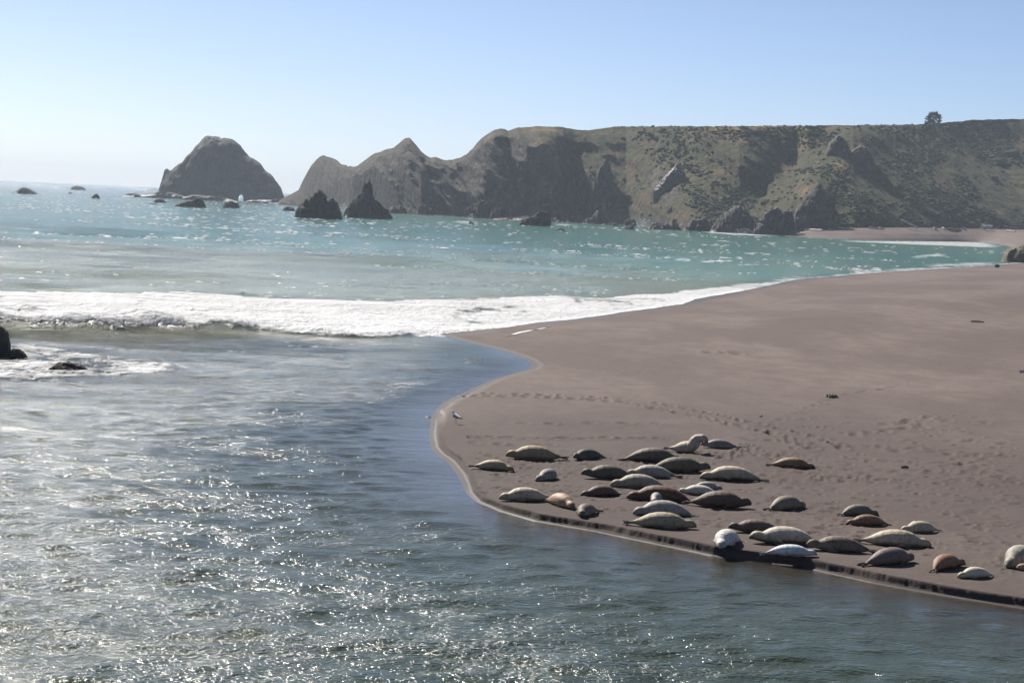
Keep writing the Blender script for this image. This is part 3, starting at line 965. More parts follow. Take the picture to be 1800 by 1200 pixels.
def arch_cut(o, Y):
    a = at_y(418.5, 357, Y); b = at_y(428, 344, Y)
    bm = bmesh.new()
    w, h = b[0] - a[0], b[2] + .8
    prof = [(-.5, -.3), (.5, -.3), (.5, .55), (.34, .85), (.08, 1.0), (-.25, .9), (-.5, .5)]
    cx = (a[0] + b[0]) / 2; dirx = cx / Y
    rings = []
    for dy in (-120, 160):
        rings.append([bm.verts.new((cx + dirx * dy + p[0] * w, Y + dy, p[1] * h)) for p in prof])
    m = len(prof)
    for i in range(m):
        bm.faces.new((rings[0][i], rings[0][(i + 1) % m], rings[1][(i + 1) % m], rings[1][i]))
    bm.faces.new(rings[0][::-1]); bm.faces.new(rings[1])
    bmesh.ops.recalc_face_normals(bm, faces=bm.faces)
    me = bpy.data.meshes.new('arch_tool'); bm.to_mesh(me); bm.free()
    t = bpy.data.objects.new('arch_tool', me); COL.objects.link(t)
    md = o.modifiers.new('arch', 'BOOLEAN'); md.operation = 'DIFFERENCE'; md.object = t; md.solver = 'EXACT'
    bpy.context.view_layer.update()
    dg = bpy.context.evaluated_depsgraph_get()
    nm = bpy.data.meshes.new_from_object(o.evaluated_get(dg))
    o.modifiers.clear(); o.data = nm
    bpy.data.objects.remove(t)

rock('island', 276, 500, 357, [(0, 0), (.02, 28), (.05, 42), (.09, 50), (.16, 62), (.22, 78), (.27, 92), (.31, 104), (.36, 112), (.40, 114.5), (.44, 113), (.48, 110), (.54, 109), (.58, 103), (.63, 92), (.68, 82),
      (.74, 72), (.80, 60), (.86, 50), (.90, 40), (.94, 22), (.97, 8), (1, 0)],
     'large dome shaped sea island with a small arch at its foot', 'island', mat=M_ISLE, depth=.75, Y=1400, seed=3, nx=120, ny=70, rough=.06, cut=arch_cut, power=2.6, z0=0)
rock('rock_spur', 275, 303, 350, [(0, 0), (.12, 14), (.28, 30), (.42, 48), (.55, 50), (.7, 46), (1, 0)],
     'thin pale rock spur leaning on the left side of the dome island', mat=M_ISLE, depth=1.5, Y=1500, seed=5, nx=24, ny=20, z0=0, rough=.05)
rock('rock_shelf', 214, 330, 351, [(0, 0), (.05, 5), (.2, 7), (.32, 3.5), (.40, 6), (.52, 10), (.62, 11), (.8, 10), (1, 3)],
     'low rock shelf reaching left from the foot of the dome island', mat=M_ISLE, depth=.3, Y=1330, seed=6, nx=70, ny=20, z0=0, rough=.10)
rock('rock_shelf', 320, 505, 357.5, [(0, 3), (.1, 9), (.3, 8), (.48, 4), (.53, 0), (.60, 0), (.64, 4), (.8, 6), (.92, 7), (1, 2)],
     'brown rock shelf along the waterline in front of the dome island', mat=M_ISLE, depth=.12, Y=1300, seed=7, nx=90, ny=14, z0=0, rough=.10)

STACKS = [
    (517, 601, 384, [(0, 0), (.03, 13), (.10, 21), (.18, 26), (.24, 34), (.34, 39), (.40, 46), (.48, 49), (.54, 47), (.60, 41), (.68, 38), (.78, 36), (.85, 30), (.91, 20), (.97, 8), (1, 0)],
     'broad jagged sea stack with pale ledges, left of the spired stack', 9, .8),
    (602, 689, 383.5, [(0, 0), (.03, 9), (.10, 17), (.15, 27), (.22, 32), (.30, 38), (.36, 44), (.395, 60), (.44, 66), (.51, 65), (.56, 58), (.585, 40), (.61, 29), (.70, 26), (.78, 22), (.86, 15), (.93, 11), (.98, 6), (1, 0)],
     'dark sea stack topped by a tall leaning spire', 10, .75),
    (911, 969, 397, [(0, 0), (.03, 7), (.12, 11), (.25, 13), (.42, 16), (.55, 22), (.66, 26), (.8, 26), (.92, 23), (.97, 20), (.99, 8), (1, 0)],
     'flat topped brown sea rock, blunt end to the right', 11, .7),
    (305, 361, 364, [(0, 0), (.1, 4), (.3, 9), (.45, 11), (.58, 12), (.68, 17), (.82, 17), (.93, 8), (1, 0)], 'dark low sea rock with a hump, in front of the dome island', 12, .7),
    (390, 420, 366, [(0, 0), (.06, 6), (.25, 10), (.55, 13), (.8, 10), (.95, 7), (1, 0)], 'small blocky sea rock below the island arch', 13, .8),
    (20, 64, 340.5, [(0, 0), (.2, 4), (.4, 11), (.6, 10), (.8, 5), (1, 0)], 'low peaked sea rock at the far left', 14, .8),
    (124, 149, 334, [(0, 0), (.08, 5), (.4, 7.5), (.7, 6), (.95, 4.5), (1, 0)], 'pale flat sea rock nearest the horizon', 15, .8),
    (118, 129, 340.5, [(0, 0), (.4, 3), (1, 0)], 'tiny dark rock awash, left of the round sea rock', 16, .8),
    (160, 175, 349, [(0, 0), (.1, 4), (.4, 8), (.7, 7.5), (.95, 3), (1, 0)], 'small round dark sea rock left of the island', 17, .8),
    (268, 293, 356, [(0, 0), (.15, 4.5), (.5, 7), (.8, 4), (1, 0)], 'small rounded sea rock just left of the dark humped rock', 18, .8),
    (259, 277, 359, [(0, 0), (.3, 2.4), (.8, 2.2), (1, 0)], 'thin sliver of rock awash before the island', 19, .8),
    (496, 519, 370.5, [(0, 0), (.12, 5), (.45, 7.5), (.8, 6), (1, 0)], 'small flat rock just left of the broad jagged stack', 20, .8),
    (975, 994, 406, [(0, 0), (.3, 4), (.6, 6), (.85, 4), (1, 0)], 'small dark rock awash near the flat topped rock', 21, .8),
    (823, 835, 394, [(0, 0), (.2, 5.5), (.5, 5), (1, 0)], 'little rock with surf bursting over it', 22, .8),
    (1092, 1115, 403, [(0, 0), (.15, 3), (.5, 6), (.85, 8), (.97, 5), (1, 0)], 'small wedge shaped rock near the surf burst', 23, .8),
    (1073, 1086, 396.5, [(0, 0), (.3, 4), (.7, 4.5), (1, 0)], 'small dark rock left of the wedge shaped rock', 24, .8),
    (1057, 1067, 396, [(0, 0), (.5, 3.0), (1, 0)], 'tiny rock left of the small dark rock', 25, .8),
]
for i, (a, b, y, pf, lab, sd_, dp) in enumerate(STACKS):
    big = (b - a) > 50
    rock('sea_stack' if (b - a) > 70 else 'sea_rock', a, b, y, pf, lab, 'sea stack' if (b - a) > 70 else 'rock', 'rocks standing in the sea', M_STACK, dp, None, sd_,
         84 if big else 24, 54 if big else 18, .11 if big else .12, z0=0, power=4.5 if big else 3.0)

COAST = [
    (678, 716, 375, [(0, 0), (.1, 8), (.4, 14), (.7, 13), (.95, 6), (1, 0)], 'dark boulder at the cliff foot just right of the spired stack', 960),
    (733, 763, 376, [(0, 0), (.08, 12), (.3, 19), (.55, 15), (.85, 10), (1, 0)], 'peaked boulder at the foot of the sharp headland peak', 950),
    (814, 864, 382, [(0, 0), (.05, 14), (.2, 20), (.4, 25), (.62, 31), (.8, 30), (.95, 18), (1, 0)], 'large dark crag at the cliff foot, left of its twin', 905),
    (860, 892, 385, [(0, 0), (.08, 10), (.3, 22), (.55, 29), (.75, 27), (.93, 16), (1, 0)], 'dark domed crag at the cliff foot, right of its twin', 890),
    (866, 902, 386, [(0, 0), (.3, 3), (.7, 4), (1, 0)], 'low rubble ledge under the dark domed crag', 870),
    (900, 960, 388, [(0, 0), (.1, 4), (.4, 7), (.8, 6), (1, 0)], 'flat boulder ledge behind the flat topped sea rock', 905),
    (965, 985, 388, [(0, 0), (.2, 6), (.6, 8), (1, 0)], 'small cliff foot boulder right of the flat topped sea rock', 905),
    (994, 1014, 384, [(0, 0), (.15, 14), (.5, 19), (.8, 15), (1, 0)], 'upright grey boulder below the deep shaded gully', 905),
    (1024, 1064, 390, [(0, 0), (.1, 6), (.4, 12), (.65, 24), (.8, 23), (.95, 12), (1, 0)], 'dark steep boulder on the narrow shore below the scrub', 870),
    (1068, 1081, 391, [(0, 0), (.4, 5), (.7, 7), (1, 0)], 'small pointed boulder between two dark shore boulders', 865),
    (1096, 1120, 393, [(0, 0), (.1, 9), (.4, 12), (.8, 11), (1, 0)], 'square dark boulder left of the surf burst', 860),
    (1140, 1198, 407, [(0, 0), (.1, 8), (.25, 11), (.4, 7), (.6, 12), (.74, 19), (.85, 17), (.93, 6), (1, 0)], 'jumbled dark rocks at the water right of the surf burst', 775),
    (1196, 1232, 405, [(0, 0), (.3, 3.5), (.7, 4.5), (1, 0)], 'low dark reef linking the jumbled rocks and the black crag', 775),
    (1205, 1264, 406, [(0, 0), (.1, 14), (.25, 20), (.5, 23), (.75, 22), (.92, 15), (1, 0)], 'smooth black crag at the water below the scrub slope', 770),
    (1248, 1345, 411, [(0, 0), (.08, 12), (.2, 25), (.36, 39), (.5, 45), (.62, 41), (.76, 32), (.88, 24), (.96, 10), (1, 0)], 'tall ragged dark crag with stepped left edge at the water', 762),
    (1322, 1400, 413.5, [(0, 0), (.08, 20), (.22, 32), (.4, 42), (.58, 45), (.74, 40), (.9, 37), (.97, 24), (1, 0)], 'big grey brown crag where the far beach begins', 752),
    (1370, 1412, 408, [(0, 0), (.2, 12), (.5, 10), (.85, 6), (1, 0)], 'small dark rock at the left end of the far beach', 762),
]
for i, (a, b, y, pf, lab, Yd) in enumerate(COAST):
    rock('shore_crag', a, b, y, pf, lab, 'crag', 'crags along the headland foot', M_CRAG, .9, Yd, 40 + i, 56 if b - a > 45 else 24, 36 if b - a > 45 else 18, .19, z0=0)
# rubble along the foot of the headland
ORD = 'first second third fourth fifth sixth seventh eighth ninth tenth eleventh twelfth thirteenth fourteenth fifteenth sixteenth seventeenth eighteenth'.split()
RUB = sorted(random.uniform(880, 1395) for _ in range(18))
for i, pxm in enumerate(RUB):
    w_ = random.uniform(7, 19)
    by_, bd_ = (float(v[0]) for v in interp_tab(BASE, np.array([pxm])))
    Yr = bd_ - random.uniform(12, 34)
    zp = at_y(pxm, 500, Yr)[2]
    pyw = 500 + zp * ppm(Yr)
    h_ = w_ * random.uniform(.3, .6)
    rock('rubble_boulder', pxm - w_ / 2, pxm + w_ / 2, pyw, [(0, 0), (.12, h_ * .6), (.4, h_), (.7, h_ * random.uniform(.5, .9)), (.93, h_ * .4), (1, 0)],
         '%s from the left of the low dark rubble boulders along the headland foot' % ORD[i], 'rock', 'rubble boulders along the headland foot', M_CRAG, .9, Yr, 300 + i, 18, 14, .15, z0=-.2)
# crags on the slope
rock('hillside_crag', 1396, 1478, 386, [(0, 0), (.1, 22), (.22, 36), (.35, 50), (.46, 64), (.54, 65), (.60, 52), (.68, 50), (.76, 44), (.88, 22), (1, 0)],
     'dark pointed crag jutting from the slope above the far beach', 'crag', 'crags on the slope', M_CRAG, .9, land_hit(1437, 380) - 9, 61, 60, 40, .10, bury=12)
rock('hillside_crag', 1452, 1500, 272, [(0, 0), (.15, 20), (.4, 34), (.6, 31), (.8, 18), (1, 0)], 'grey crag high on the slope under the skyline', 'crag', 'crags on the slope', M_CRAG, .9, land_hit(1476, 268) - 5, 62, 40, 26, .10, bury=14)
rock('hillside_crag', 1494, 1532, 272, [(0, 0), (.2, 10), (.5, 17), (.8, 12), (1, 0)], 'small dark crag just right of the high grey crag', 'crag', 'crags on the slope', M_CRAG, .9, land_hit(1513, 268) - 4, 63, 30, 20, .10, bury=14)
rock('hillside_crag', 1148, 1216, 338, [(0, 0), (.2, 16), (.45, 40), (.6, 47), (.75, 40), (.9, 16), (1, 0)], 'pale grey bare rock scar in the middle of the slope', 'crag', 'crags on the slope', mat_rock('pale_scar_rock', (.05, .047, .044), (.10, .092, .082), (.17, .155, .135), .25, 1.2, -50), .8, land_hit(1182, 330) + 4, 64, 60, 34, .12, bury=16)
rock('hillside_crag', 1043, 1080, 322, [(0, 0), (.3, 30), (.5, 44), (.7, 36), (1, 0)], 'shaded crag left of the pale rock scar', 'crag', 'crags on the slope', M_CRAG, .9, land_hit(1061, 316) - 5, 65, 30, 24, .10, bury=16)
# rock at the right end of the bay and boulders in the lagoon mouth
rock('bay_rock', 1766, 1860, 461, [(0, 0), (.03, 14), (.10, 22), (.16, 25), (.3, 28), (.42, 32), (.7, 36), (.9, 20), (1, 0)], 'mossy brown rock in the shallows at the right edge', 'rock', None,
     mat_rock('mossy_rock', (.07, .055, .04), (.16, .13, .09), (.09, .10, .035), .5, .5, .5), .8, 425, 71, 60, 40, .10, z0=0)
rock('boulder', -46, 15, 626, [(0, 0), (.06, 20), (.25, 44), (.5, 55), (.7, 54), (.88, 44), (.96, 26), (.99, 8), (1, 0)], 'smooth black boulder cut off by the left edge', 'rock', None, M_WETROCK, .9, None, 72, 50, 36, .04, z0=0)
rock('boulder', 8, 46, 629, [(0, 0), (.15, 8), (.38, 17), (.6, 15), (.85, 9), (1, 0)], 'low wet reddish rock beside the black boulder', 'rock', None, M_WETROCK, .8, None, 73, 40, 30, .14, z0=0)
rock('boulder', 84, 152, 648, [(0, 0), (.12, 5), (.22, 12), (.35, 11), (.48, 14), (.62, 12), (.8, 10), (.92, 5), (1, 0)], 'weedy black rock barely showing above the lagoon mouth', 'rock', None, M_WETROCK, .6, None, 74, 50, 30, .16, z0=-.05)

# ------------------------------------------------------------------ spray bursts
def spray(px, py, Y, w, h, n, label, lean=0.0):
    c = at_y(px, py, Y)
    tv = np.array([[1, 1, 1], [1, -1, -1], [-1, 1, -1], [-1, -1, 1]], float) * .58
    tf = np.array([[0, 1, 2], [0, 3, 1], [0, 2, 3], [1, 3, 2]])
    Vs, Fs = [], []
    for i in range(n):
        u = random.gauss(0, .33); k = random.random() ** 1.7
        z = h * k * max(.05, 1 - (u / .9) ** 2)
        r = (.10 + .22 * random.random()) * h * .22
        Vs.append(tv * r * RNG.uniform(.5, 1.2, (4, 1)) + np.array([c[0] + u * w * (.5 + .3 * k) + lean * z, Y + random.gauss(0, .2) * w, max(0, c[2] * 0) + z]))
        Fs.append(tf + 4 * i)
    o = mesh_np('sea_spray', np.concatenate(Vs), np.concatenate(Fs), M_SPRAY, smooth=True)
    tag(o, label, 'spray', kind='stuff')
spray(1131, 397, 838, 9, 3.6, 420, 'white surf burst at the shore below the scrub slope')
spray(826, 393, 850, 4.5, 2.4, 200, 'white splash around the little rock in the bay', .2)
spray(268, 340, 1440, 14, 7, 380, 'white spray rising left of the dome island')
spray(605, 381, 985, 6, 4, 240, 'white surf between the two big sea stacks')
spray(1308, 411, 752, 9, 2.2, 300, 'white surf washing the foot of the ragged crag')

# ------------------------------------------------------------------ cypress on the hilltop
def build_tree():
    c = land_point(1637, LAND['nv'] + 1).copy()
    Y = c[1]
    sc = 1 / ppm(Y)
    base = at_y(1636, 219, Y)
    root = bpy.data.objects.new('cypress_tree', None); COL.objects.link(root)
    root.location = base - np.array([0, 0, .3])
    tag(root, 'lone wind shaped dark cypress on the hilltop skyline', 'tree')
    bm = bmesh.new()
    def limb(a, b, r0, r1):
        a, b = Vector(a), Vector(b)
        q = (b - a).to_track_quat('Z', 'Y')
        ra = [bm.verts.new(a + q @ Vector((math.cos(t) * r0, math.sin(t) * r0, 0))) for t in np.linspace(0, 2 * math.pi, 7)[:-1]]
        rb = [bm.verts.new(b + q @ Vector((math.cos(t) * r1, math.sin(t) * r1, 0))) for t in np.linspace(0, 2 * math.pi, 7)[:-1]]
        for i in range(6):
            bm.faces.new((ra[i], ra[(i + 1) % 6], rb[(i + 1) % 6], rb[i]))
    H = 24 * sc
    limb((0, 0, -.5), (.15, 0, .30 * H), .30, .22)
    limb((.15, 0, .28 * H), (.3, 0, .62 * H), .22, .12)
    limb((.3, 0, .6 * H), (.5, 0, .88 * H), .12, .05)
    tips = []
    for i in range(14):
        z = random.uniform(.15, .7) * H
        a = random.uniform(0, 2 * math.pi)
        L = random.uniform(.25, .5) * H
        t = (L * math.cos(a) * 1.15 + .3, L * math.sin(a), z + L * .35)
        limb((.15 + .2 * z / H, 0, z), t, .09, .03); tips.append(t)
    me = bpy.data.meshes.new('trunk'); bm.to_mesh(me); bm.free(); me.materials.append(M_BARK)
    t = bpy.data.objects.new('trunk', me); COL.objects.link(t); t.parent = root
    # crown: leaf-sized blades in clumps, outline like the photograph's lopsided dome
    Vs, Fs, Cs, n0 = [], [], [], 0
    def half(zr):
        return np.interp(zr, [.02, .12, .3, .5, .7, .85, 1.0], [.42, .62, .66, .62, .50, .34, .10])
    for k in range(125):
        zr = random.uniform(.05, .92)
        r = half(zr) * H * math.sqrt(random.uniform(.03, 1.0)); a = random.uniform(0, 2 * math.pi)
        cen = np.array([r * math.cos(a) + (.10 + .10 * zr) * H, r * math.sin(a), zr * H])
        shade = random.uniform(.65, 1.3)
        for q in range(40):
            p = cen + RNG.normal(0, .038 * H, 3) + np.array([.5, 0, .3]) * abs(random.gauss(0, .06 * H))
            d = RNG.normal(0, 1, 3); d[2] = abs(d[2]) * .5; d[0] += .6; d /= np.linalg.norm(d)
            s = np.cross(d, RNG.normal(0, 1, 3)); s /= np.linalg.norm(s)
            L = random.uniform(.3, .7)
            Vs += [p - s * .13, p + s * .13, p + d * L + s * .04]
            Fs.append((n0, n0 + 1, n0 + 2)); n0 += 3
            c_ = np.array([.011, .015, .007]) * shade * random.uniform(.8, 1.25)
            Cs += [c_, c_, c_]
    mesh_np('crown', Vs, Fs, M_LEAF, root, False, cols={'col': np.array(Cs)})
build_tree()

# ------------------------------------------------------------------ driftwood on the far beach
def tube_obj(name, pts, radii, mat, label, cat, group=None, seg=7):
    bm = bmesh.new(); rings = []
    P = [Vector(p) for p in pts]
    for i, p in enumerate(P):
        d = (P[min(i + 1, len(P) - 1)] - P[max(i - 1, 0)]).normalized()
        q = d.to_track_quat('Z', 'Y')
        rings.append([bm.verts.new(p + q @ Vector((math.cos(t) * radii[i] * random.uniform(.85, 1.15), math.sin(t) * radii[i], 0))) for t in np.linspace(0, 2 * math.pi, seg + 1)[:-1]])
    for a, b in zip(rings[:-1], rings[1:]):
        for i in range(seg):
            bm.faces.new((a[i], a[(i + 1) % seg], b[(i + 1) % seg], b[i]))
    bm.faces.new(rings[0][::-1]); bm.faces.new(rings[-1])
    c = sum(P, Vector()) / len(P)
    for v in bm.verts: v.co -= c
    me = bpy.data.meshes.new(name); bm.to_mesh(me); bm.free(); me.materials.append(mat)
    o = bpy.data.objects.new(name, me); COL.objects.link(o); o.location = c
    if label: tag(o, label, cat, group)
    return o

LOGS = [(1410, 1445, .80, .55, 'long white driftwood log at the left end of the far beach'), (1412, 1430, .92, .4, 'short white log behind the long one at the left end'),
        (1456, 1466, .90, .35, 'short pale log right of the long white log'), (1476, 1492, .92, .5, 'bent grey driftwood log below the shaded gully'),
        (1527, 1545, .92, .4, 'pale log left of the tangled driftwood stump'), (1546, 1553, .90, .5, 'stubby white log beside the pale log'),
        (1664, 1690, .86, .55, 'long brown log lying aslant near the middle of the far beach'), (1692, 1698, .92, .5, 'short white log near the driftwood shelter'),
        (1640, 1647, .90, .5, 'stubby white log left of the long brown log'), (1770, 1784, .84, .45, 'dark bent log right of the driftwood shelter'),
        (1735, 1748, .82, .3, 'pale log lying in front of the driftwood shelter'), (1655, 1661, .92, .5, 'little white log end beside the long brown log')]
for i, (a, b, v, r, lab) in enumerate(LOGS):
    p0, p1 = far_beach_pt(a, v), far_beach_pt(b, max(.05, v - random.uniform(0, .12)))
    mid = (p0 + p1) / 2 + np.array([0, random.uniform(-1, 1), r * random.uniform(.4, 1.2)])
    tube_obj('driftwood_log', [p0 + [0, 0, r], mid, p1 + [0, 0, r * .6]], [r, r * .9, r * .6], M_LOG if i not in (6, 9) else mat_plain('brown_driftwood_%d' % i, (.2, .15, .12), .9), lab, 'driftwood', 'driftwood on the far beach')
st = far_beach_pt(1594, .97)
tube_obj('driftwood_root', [st + [-2, 0, 3.2], st + [1, 0, 2.0], st + [4.5, -1, .3]], [.35, .5, .4], M_LOG, 'bleached tangled root leaning on the scrub behind the far beach', 'driftwood', 'driftwood on the far beach')
# shelter of drift logs
def build_shelter():
    c = far_beach_pt(1734, .92)
    root = bpy.data.objects.new('driftwood_shelter', None); COL.objects.link(root); root.location = c
    tag(root, 'grey hut of leaning driftwood poles at the back of the far beach', 'shelter')
    def pole(name, a, b, r):
        o = tube_obj(name, [a, ((np.array(a) + np.array(b)) / 2 + [0, 0, .1]), b], [r, r, r * .8], M_LOG, None, None)
        o.parent = root
    for x in (-2.6, -1.9, 2.0, 2.4): pole('post', (x, random.uniform(-.6, .6), -.2), (x + random.uniform(-.3, .3), 0, 2.1), .13)
    pole('ridge_beam', (-2.8, 0, 2.15), (2.7, 0, 1.9), .16)
    for i in range(9): pole('roof_pole', (-1.6 + i * .45, -1.5, 1.4 - .05 * i), (-1.5 + i * .45, 1.2, 2.35 - .05 * i), .14)
    for i in range(8): pole('wall_log', (-1.8, -1.4 + .05 * i, .12 + i * .21), (2.1, -1.4 + .05 * i, .1 + i * .2), .12)
build_shelter()

# ------------------------------------------------------------------ seals
STN = np.array([  # s, half width, half height   (fractions of body length 1)
    (0.000, .016, .015), (.008, .032, .029), (.026, .043, .040), (.055, .060, .057), (.09, .070, .067), (.13, .072, .069), (.17, .073, .070), (.22, .090, .083),
    (.29, .118, .106), (.38, .135, .120), (.48, .140, .123), (.58, .136, .119), (.68, .120, .105), (.77, .093, .082), (.85, .062, .055), (.91, .038, .034), (.95, .024, .020), (.965, .012, .010)])

def seal(px0, px1, pyb, head, label, col, L=None, fat=1.0, roll=0.0, bend=0.0, lift=None, tail=None, belly=None, up=False, fl=(1, 1), hindsplay=.5, cx=None, spot=1.0):
    """px0..px1 span and foot line in the photograph; head = heading of the nose in degrees (0 right, 90 away)"""
    xm = (px0 + px1) / 2 if cx is None else cx
    if lift is None: lift = random.choice((0, 0, .02, .045))
    if tail is None: tail = random.choice((0, .01, .03, .05))
    bend += random.uniform(-.3, .3)
    h = math.radians(head)
    dy = .04 + .23 * abs(math.cos(h)) * fat + .42 * (L or 1.4) * abs(math.sin(h))
    z = .4
    for _ in range(6):
        p = at(xm, pyb - 2, z); Yg = p[1] + dy
        q = np.array([0.0, .35, .7])
        z = max(.02, float(beach_z(p[0] / p[1] * (Yg + q), Yg + q, False).max()))
    g = np.array([p[0] * Yg / p[1], Yg, 0.0])
    g[2] = float(beach_z(g[:1], g[1:2])[0])
    if g[2] < z - .08: g[2] = z - .02
    sc = ppm(Yg)
    if L is None:
        L = ((px1 - px0) / sc - .30 * abs(math.sin(h))) / max(abs(math.cos(h)), .3) / 1.04
    L = min(max(L, .85), 1.85)
    seg = 18
    s = STN[:, 0]
    n = len(s)
    # spine in local space, nose at +x
    ang = bend * (s - .45) * 2.0
    ds = np.diff(s, prepend=0) * L
    hx = np.cumsum(-np.cos(ang) * ds); hy = np.cumsum(-np.sin(ang) * ds)
    hx -= np.interp(.48, s, hx); hy -= np.interp(.48, s, hy)
    rw = STN[:, 1] * L * fat * 1.04; rh = STN[:, 2] * L * fat * 1.07
    zc = rh * .82 + .01
    zc = zc + lift * L * sstep(.30, .03, s) + tail * L * sstep(.78, .97, s)
    tilt = np.zeros(n)
    if up:   # chest raised on the fore flippers, head held up
        k = sstep(.50, .16, s)
        zc = zc + .27 * L * k
        hx = hx - .10 * L * k * s.max() * 1.2 + .02 * L * sstep(.14, .0, s)
        zc = zc - .035 * L * sstep(.09, 0, s)
    pts = np.stack([hx, hy, zc], -1)
    tang = np.gradient(pts, axis=0); tang /= np.linalg.norm(tang, axis=1, keepdims=True)
    rl = math.radians(roll)
    V, F = [], []
    frames = []
    for i in range(n):
        t = -tang[i]
        side = np.cross([0, 0, 1], t); side /= np.linalg.norm(side)
        upv = np.cross(t, side)
        frames.append((t, side, upv))
        for j in range(seg):
            a = 2 * math.pi * j / seg
            ca, sa = math.cos(a), math.sin(a)
            zz = sa * rh[i] * (.82 if sa < 0 else 1.0)
            yy = ca * rw[i] * (1 + .08 * (sa < 0))
            V.append(pts[i] + side * yy + upv * zz)
    for i in range(n - 1):
        for j in range(seg):
            a, b = i * seg + j, i * seg + (j + 1) % seg
            F.append((a, b, b + seg, a + seg))
    F.append(tuple(range(seg))[::-1]); F.append(tuple((n - 1) * seg + j for j in range(seg)))
    def paddle(o, d, wv, nv_, Lp, W, T, digits=False):
        """flat tapering flipper"""
        base = len(V); m = 7; k = 8
        for i in range(m):
            u = i / (m - 1)
            ww = W * np.interp(u, [0, .25, .6, .9, 1], [.62, .9, 1.0, .8, .35]); th = T * np.interp(u, [0, .5, 1], [1, .6, .3])
            if digits: ww = W * np.interp(u, [0, .3, .7, 1], [.55, .6, 1.0, 1.25])
            c = o + d * (u * Lp) - np.array([0, 0, 1]) * (0.03 * u * u * Lp)
            for j in range(k):
                a = 2 * math.pi * j / k
                V.append(c + wv * math.cos(a) * ww + nv_ * math.sin(a) * th)
        for i in range(m - 1):
            for j in range(k):
                a, b = base + i * k + j, base + i * k + (j + 1) % k
                F.append((a, b, b + k, a + k))
        F.append(tuple(base + j for j in range(k))[::-1]); F.append(tuple(base + (m - 1) * k + j for j in range(k)))
    # hind flippers
    t, side, upv = frames[-2]
    for sg in (-1, 1):
        d = -t + side * sg * hindsplay * .6 + np.array([0, 0, .10 + tail]); d /= np.linalg.norm(d)
        nv_ = side * math.cos(rl * .6 + .5 * sg) + upv * math.sin(rl * .6 + .5 * sg)
        wv = np.cross(d, nv_); wv /= np.linalg.norm(wv); nv_ = np.cross(wv, d)
        paddle(pts[-3] + side * sg * .018 * L, d, wv, nv_, .19 * L, .042 * L, .012 * L, True)
    # fore flippers, turned with the roll of the body
    for sg, on in zip((-1, 1), fl):
        if not on: continue
        i = 8
        t, side, upv = frames[i]
        a = rl + (math.pi * 1.0 - .30 if sg < 0 else .30) * 1.0
        a = rl + (math.pi + .45 if sg < 0 else -.45)
        outw = side * math.cos(a) + upv * math.sin(a)
        o = pts[i] + side * math.cos(a) * rw[i] * .88 + upv * math.sin(a) * rh[i] * .88
        if up:
            d = outw * .55 + np.array([0, 0, -1.0]) + t * .15; d /= np.linalg.norm(d)
            o = pts[i - 1] + outw * rw[i] * .7
        else:
            d = -t * .80 + outw * .42; d[2] -= .10
            if o[2] < .08: d[2] = max(d[2], 0.02)
            d /= np.linalg.norm(d)
        wv = np.cross(d, outw); wv /= np.linalg.norm(wv); nv_ = np.cross(wv, d)
        paddle(o, d, wv, nv_, .185 * L, .050 * L, .016 * L)
    bm = bmesh.new()
    bv = [bm.verts.new(v) for v in V]
    for f in F: bm.faces.new([bv[i] for i in f])
    bmesh.ops.recalc_face_normals(bm, faces=bm.faces)
    me = bpy.data.meshes.new('harbour_seal'); bm.to_mesh(me); bm.free()
    o = bpy.data.objects.new('harbour_seal', me); COL.objects.link(o)
    rm = o.modifiers.new('fuse', 'REMESH'); rm.mode = 'VOXEL'; rm.voxel_size = .017; rm.use_smooth_shade = True
    sm = o.modifiers.new('soft', 'SMOOTH'); sm.factor = .5; sm.iterations = 3
    dg = bpy.context.evaluated_depsgraph_get()
    m2 = bpy.data.meshes.new_from_object(o.evaluated_get(dg))
    o.modifiers.clear(); o.data = m2; bpy.data.meshes.remove(me)
    m2.polygons.foreach_set('use_smooth', np.ones(len(m2.polygons), bool))
    # coat: back and belly tones follow the roll of the animal, darker face and flippers
    nvx = len(m2.vertices)
    co = np.zeros(nvx * 3, np.float32); m2.vertices.foreach_get('co', co); co = co.reshape(-1, 3)
    nr = np.zeros(nvx * 3, np.float32); m2.vertex_normals.foreach_get('vector', nr); nr = nr.reshape(-1, 3)
    dors = nr[:, 2] * math.cos(rl) + nr[:, 1] * math.sin(-rl)
    col = np.array(col, float) ** 1.06; belly = col * 1.25 if belly is None else np.array(belly, float)
    k = sstep(-.6, .7, dors + .5 * (fb3(co[:, 0] * 5, co[:, 1] * 5, co[:, 2] * 5, 2, 5) - .5))[:, None]
    C = belly * (1 - k) + col * k
    dn = np.linalg.norm(co - pts[1], axis=1)[:, None]
    C = C * (1 - .55 * sstep(.10 * L, .02 * L, dn))
    dt = np.linalg.norm(co - pts[-1], axis=1)[:, None]
    C = C * (1 - .30 * sstep(.16 * L, .08 * L, dt))
    ca = m2.color_attributes.new('col', 'FLOAT_COLOR', 'POINT')
    ca.data.foreach_set('color', np.concatenate([C, np.ones((nvx, 1))], 1).astype(np.float32).ravel())
    m2.materials.clear(); m2.materials.append(M_SEAL)
    o.location = g - np.array([0, 0, .012]); o.rotation_euler = (0, 0, h)
    tag(o, label, 'seal', 'seals hauled out on the sand')
    # eyes and nose
    i = 3
    t, side, upv = frames[i]
    for nm, p, r in (('eye', pts[i] + side * rw[i] * .62 + upv * rh[i] * .62, .017), ('eye', pts[i] - side * rw[i] * .62 + upv * rh[i] * .62, .017), ('nose', pts[0] + upv * .008, .020)):
        e = bpy.data.objects.new(nm, EYE_ME); COL.objects.link(e); e.parent = o; e.location = p; e.scale = (r, r, r)
    return o

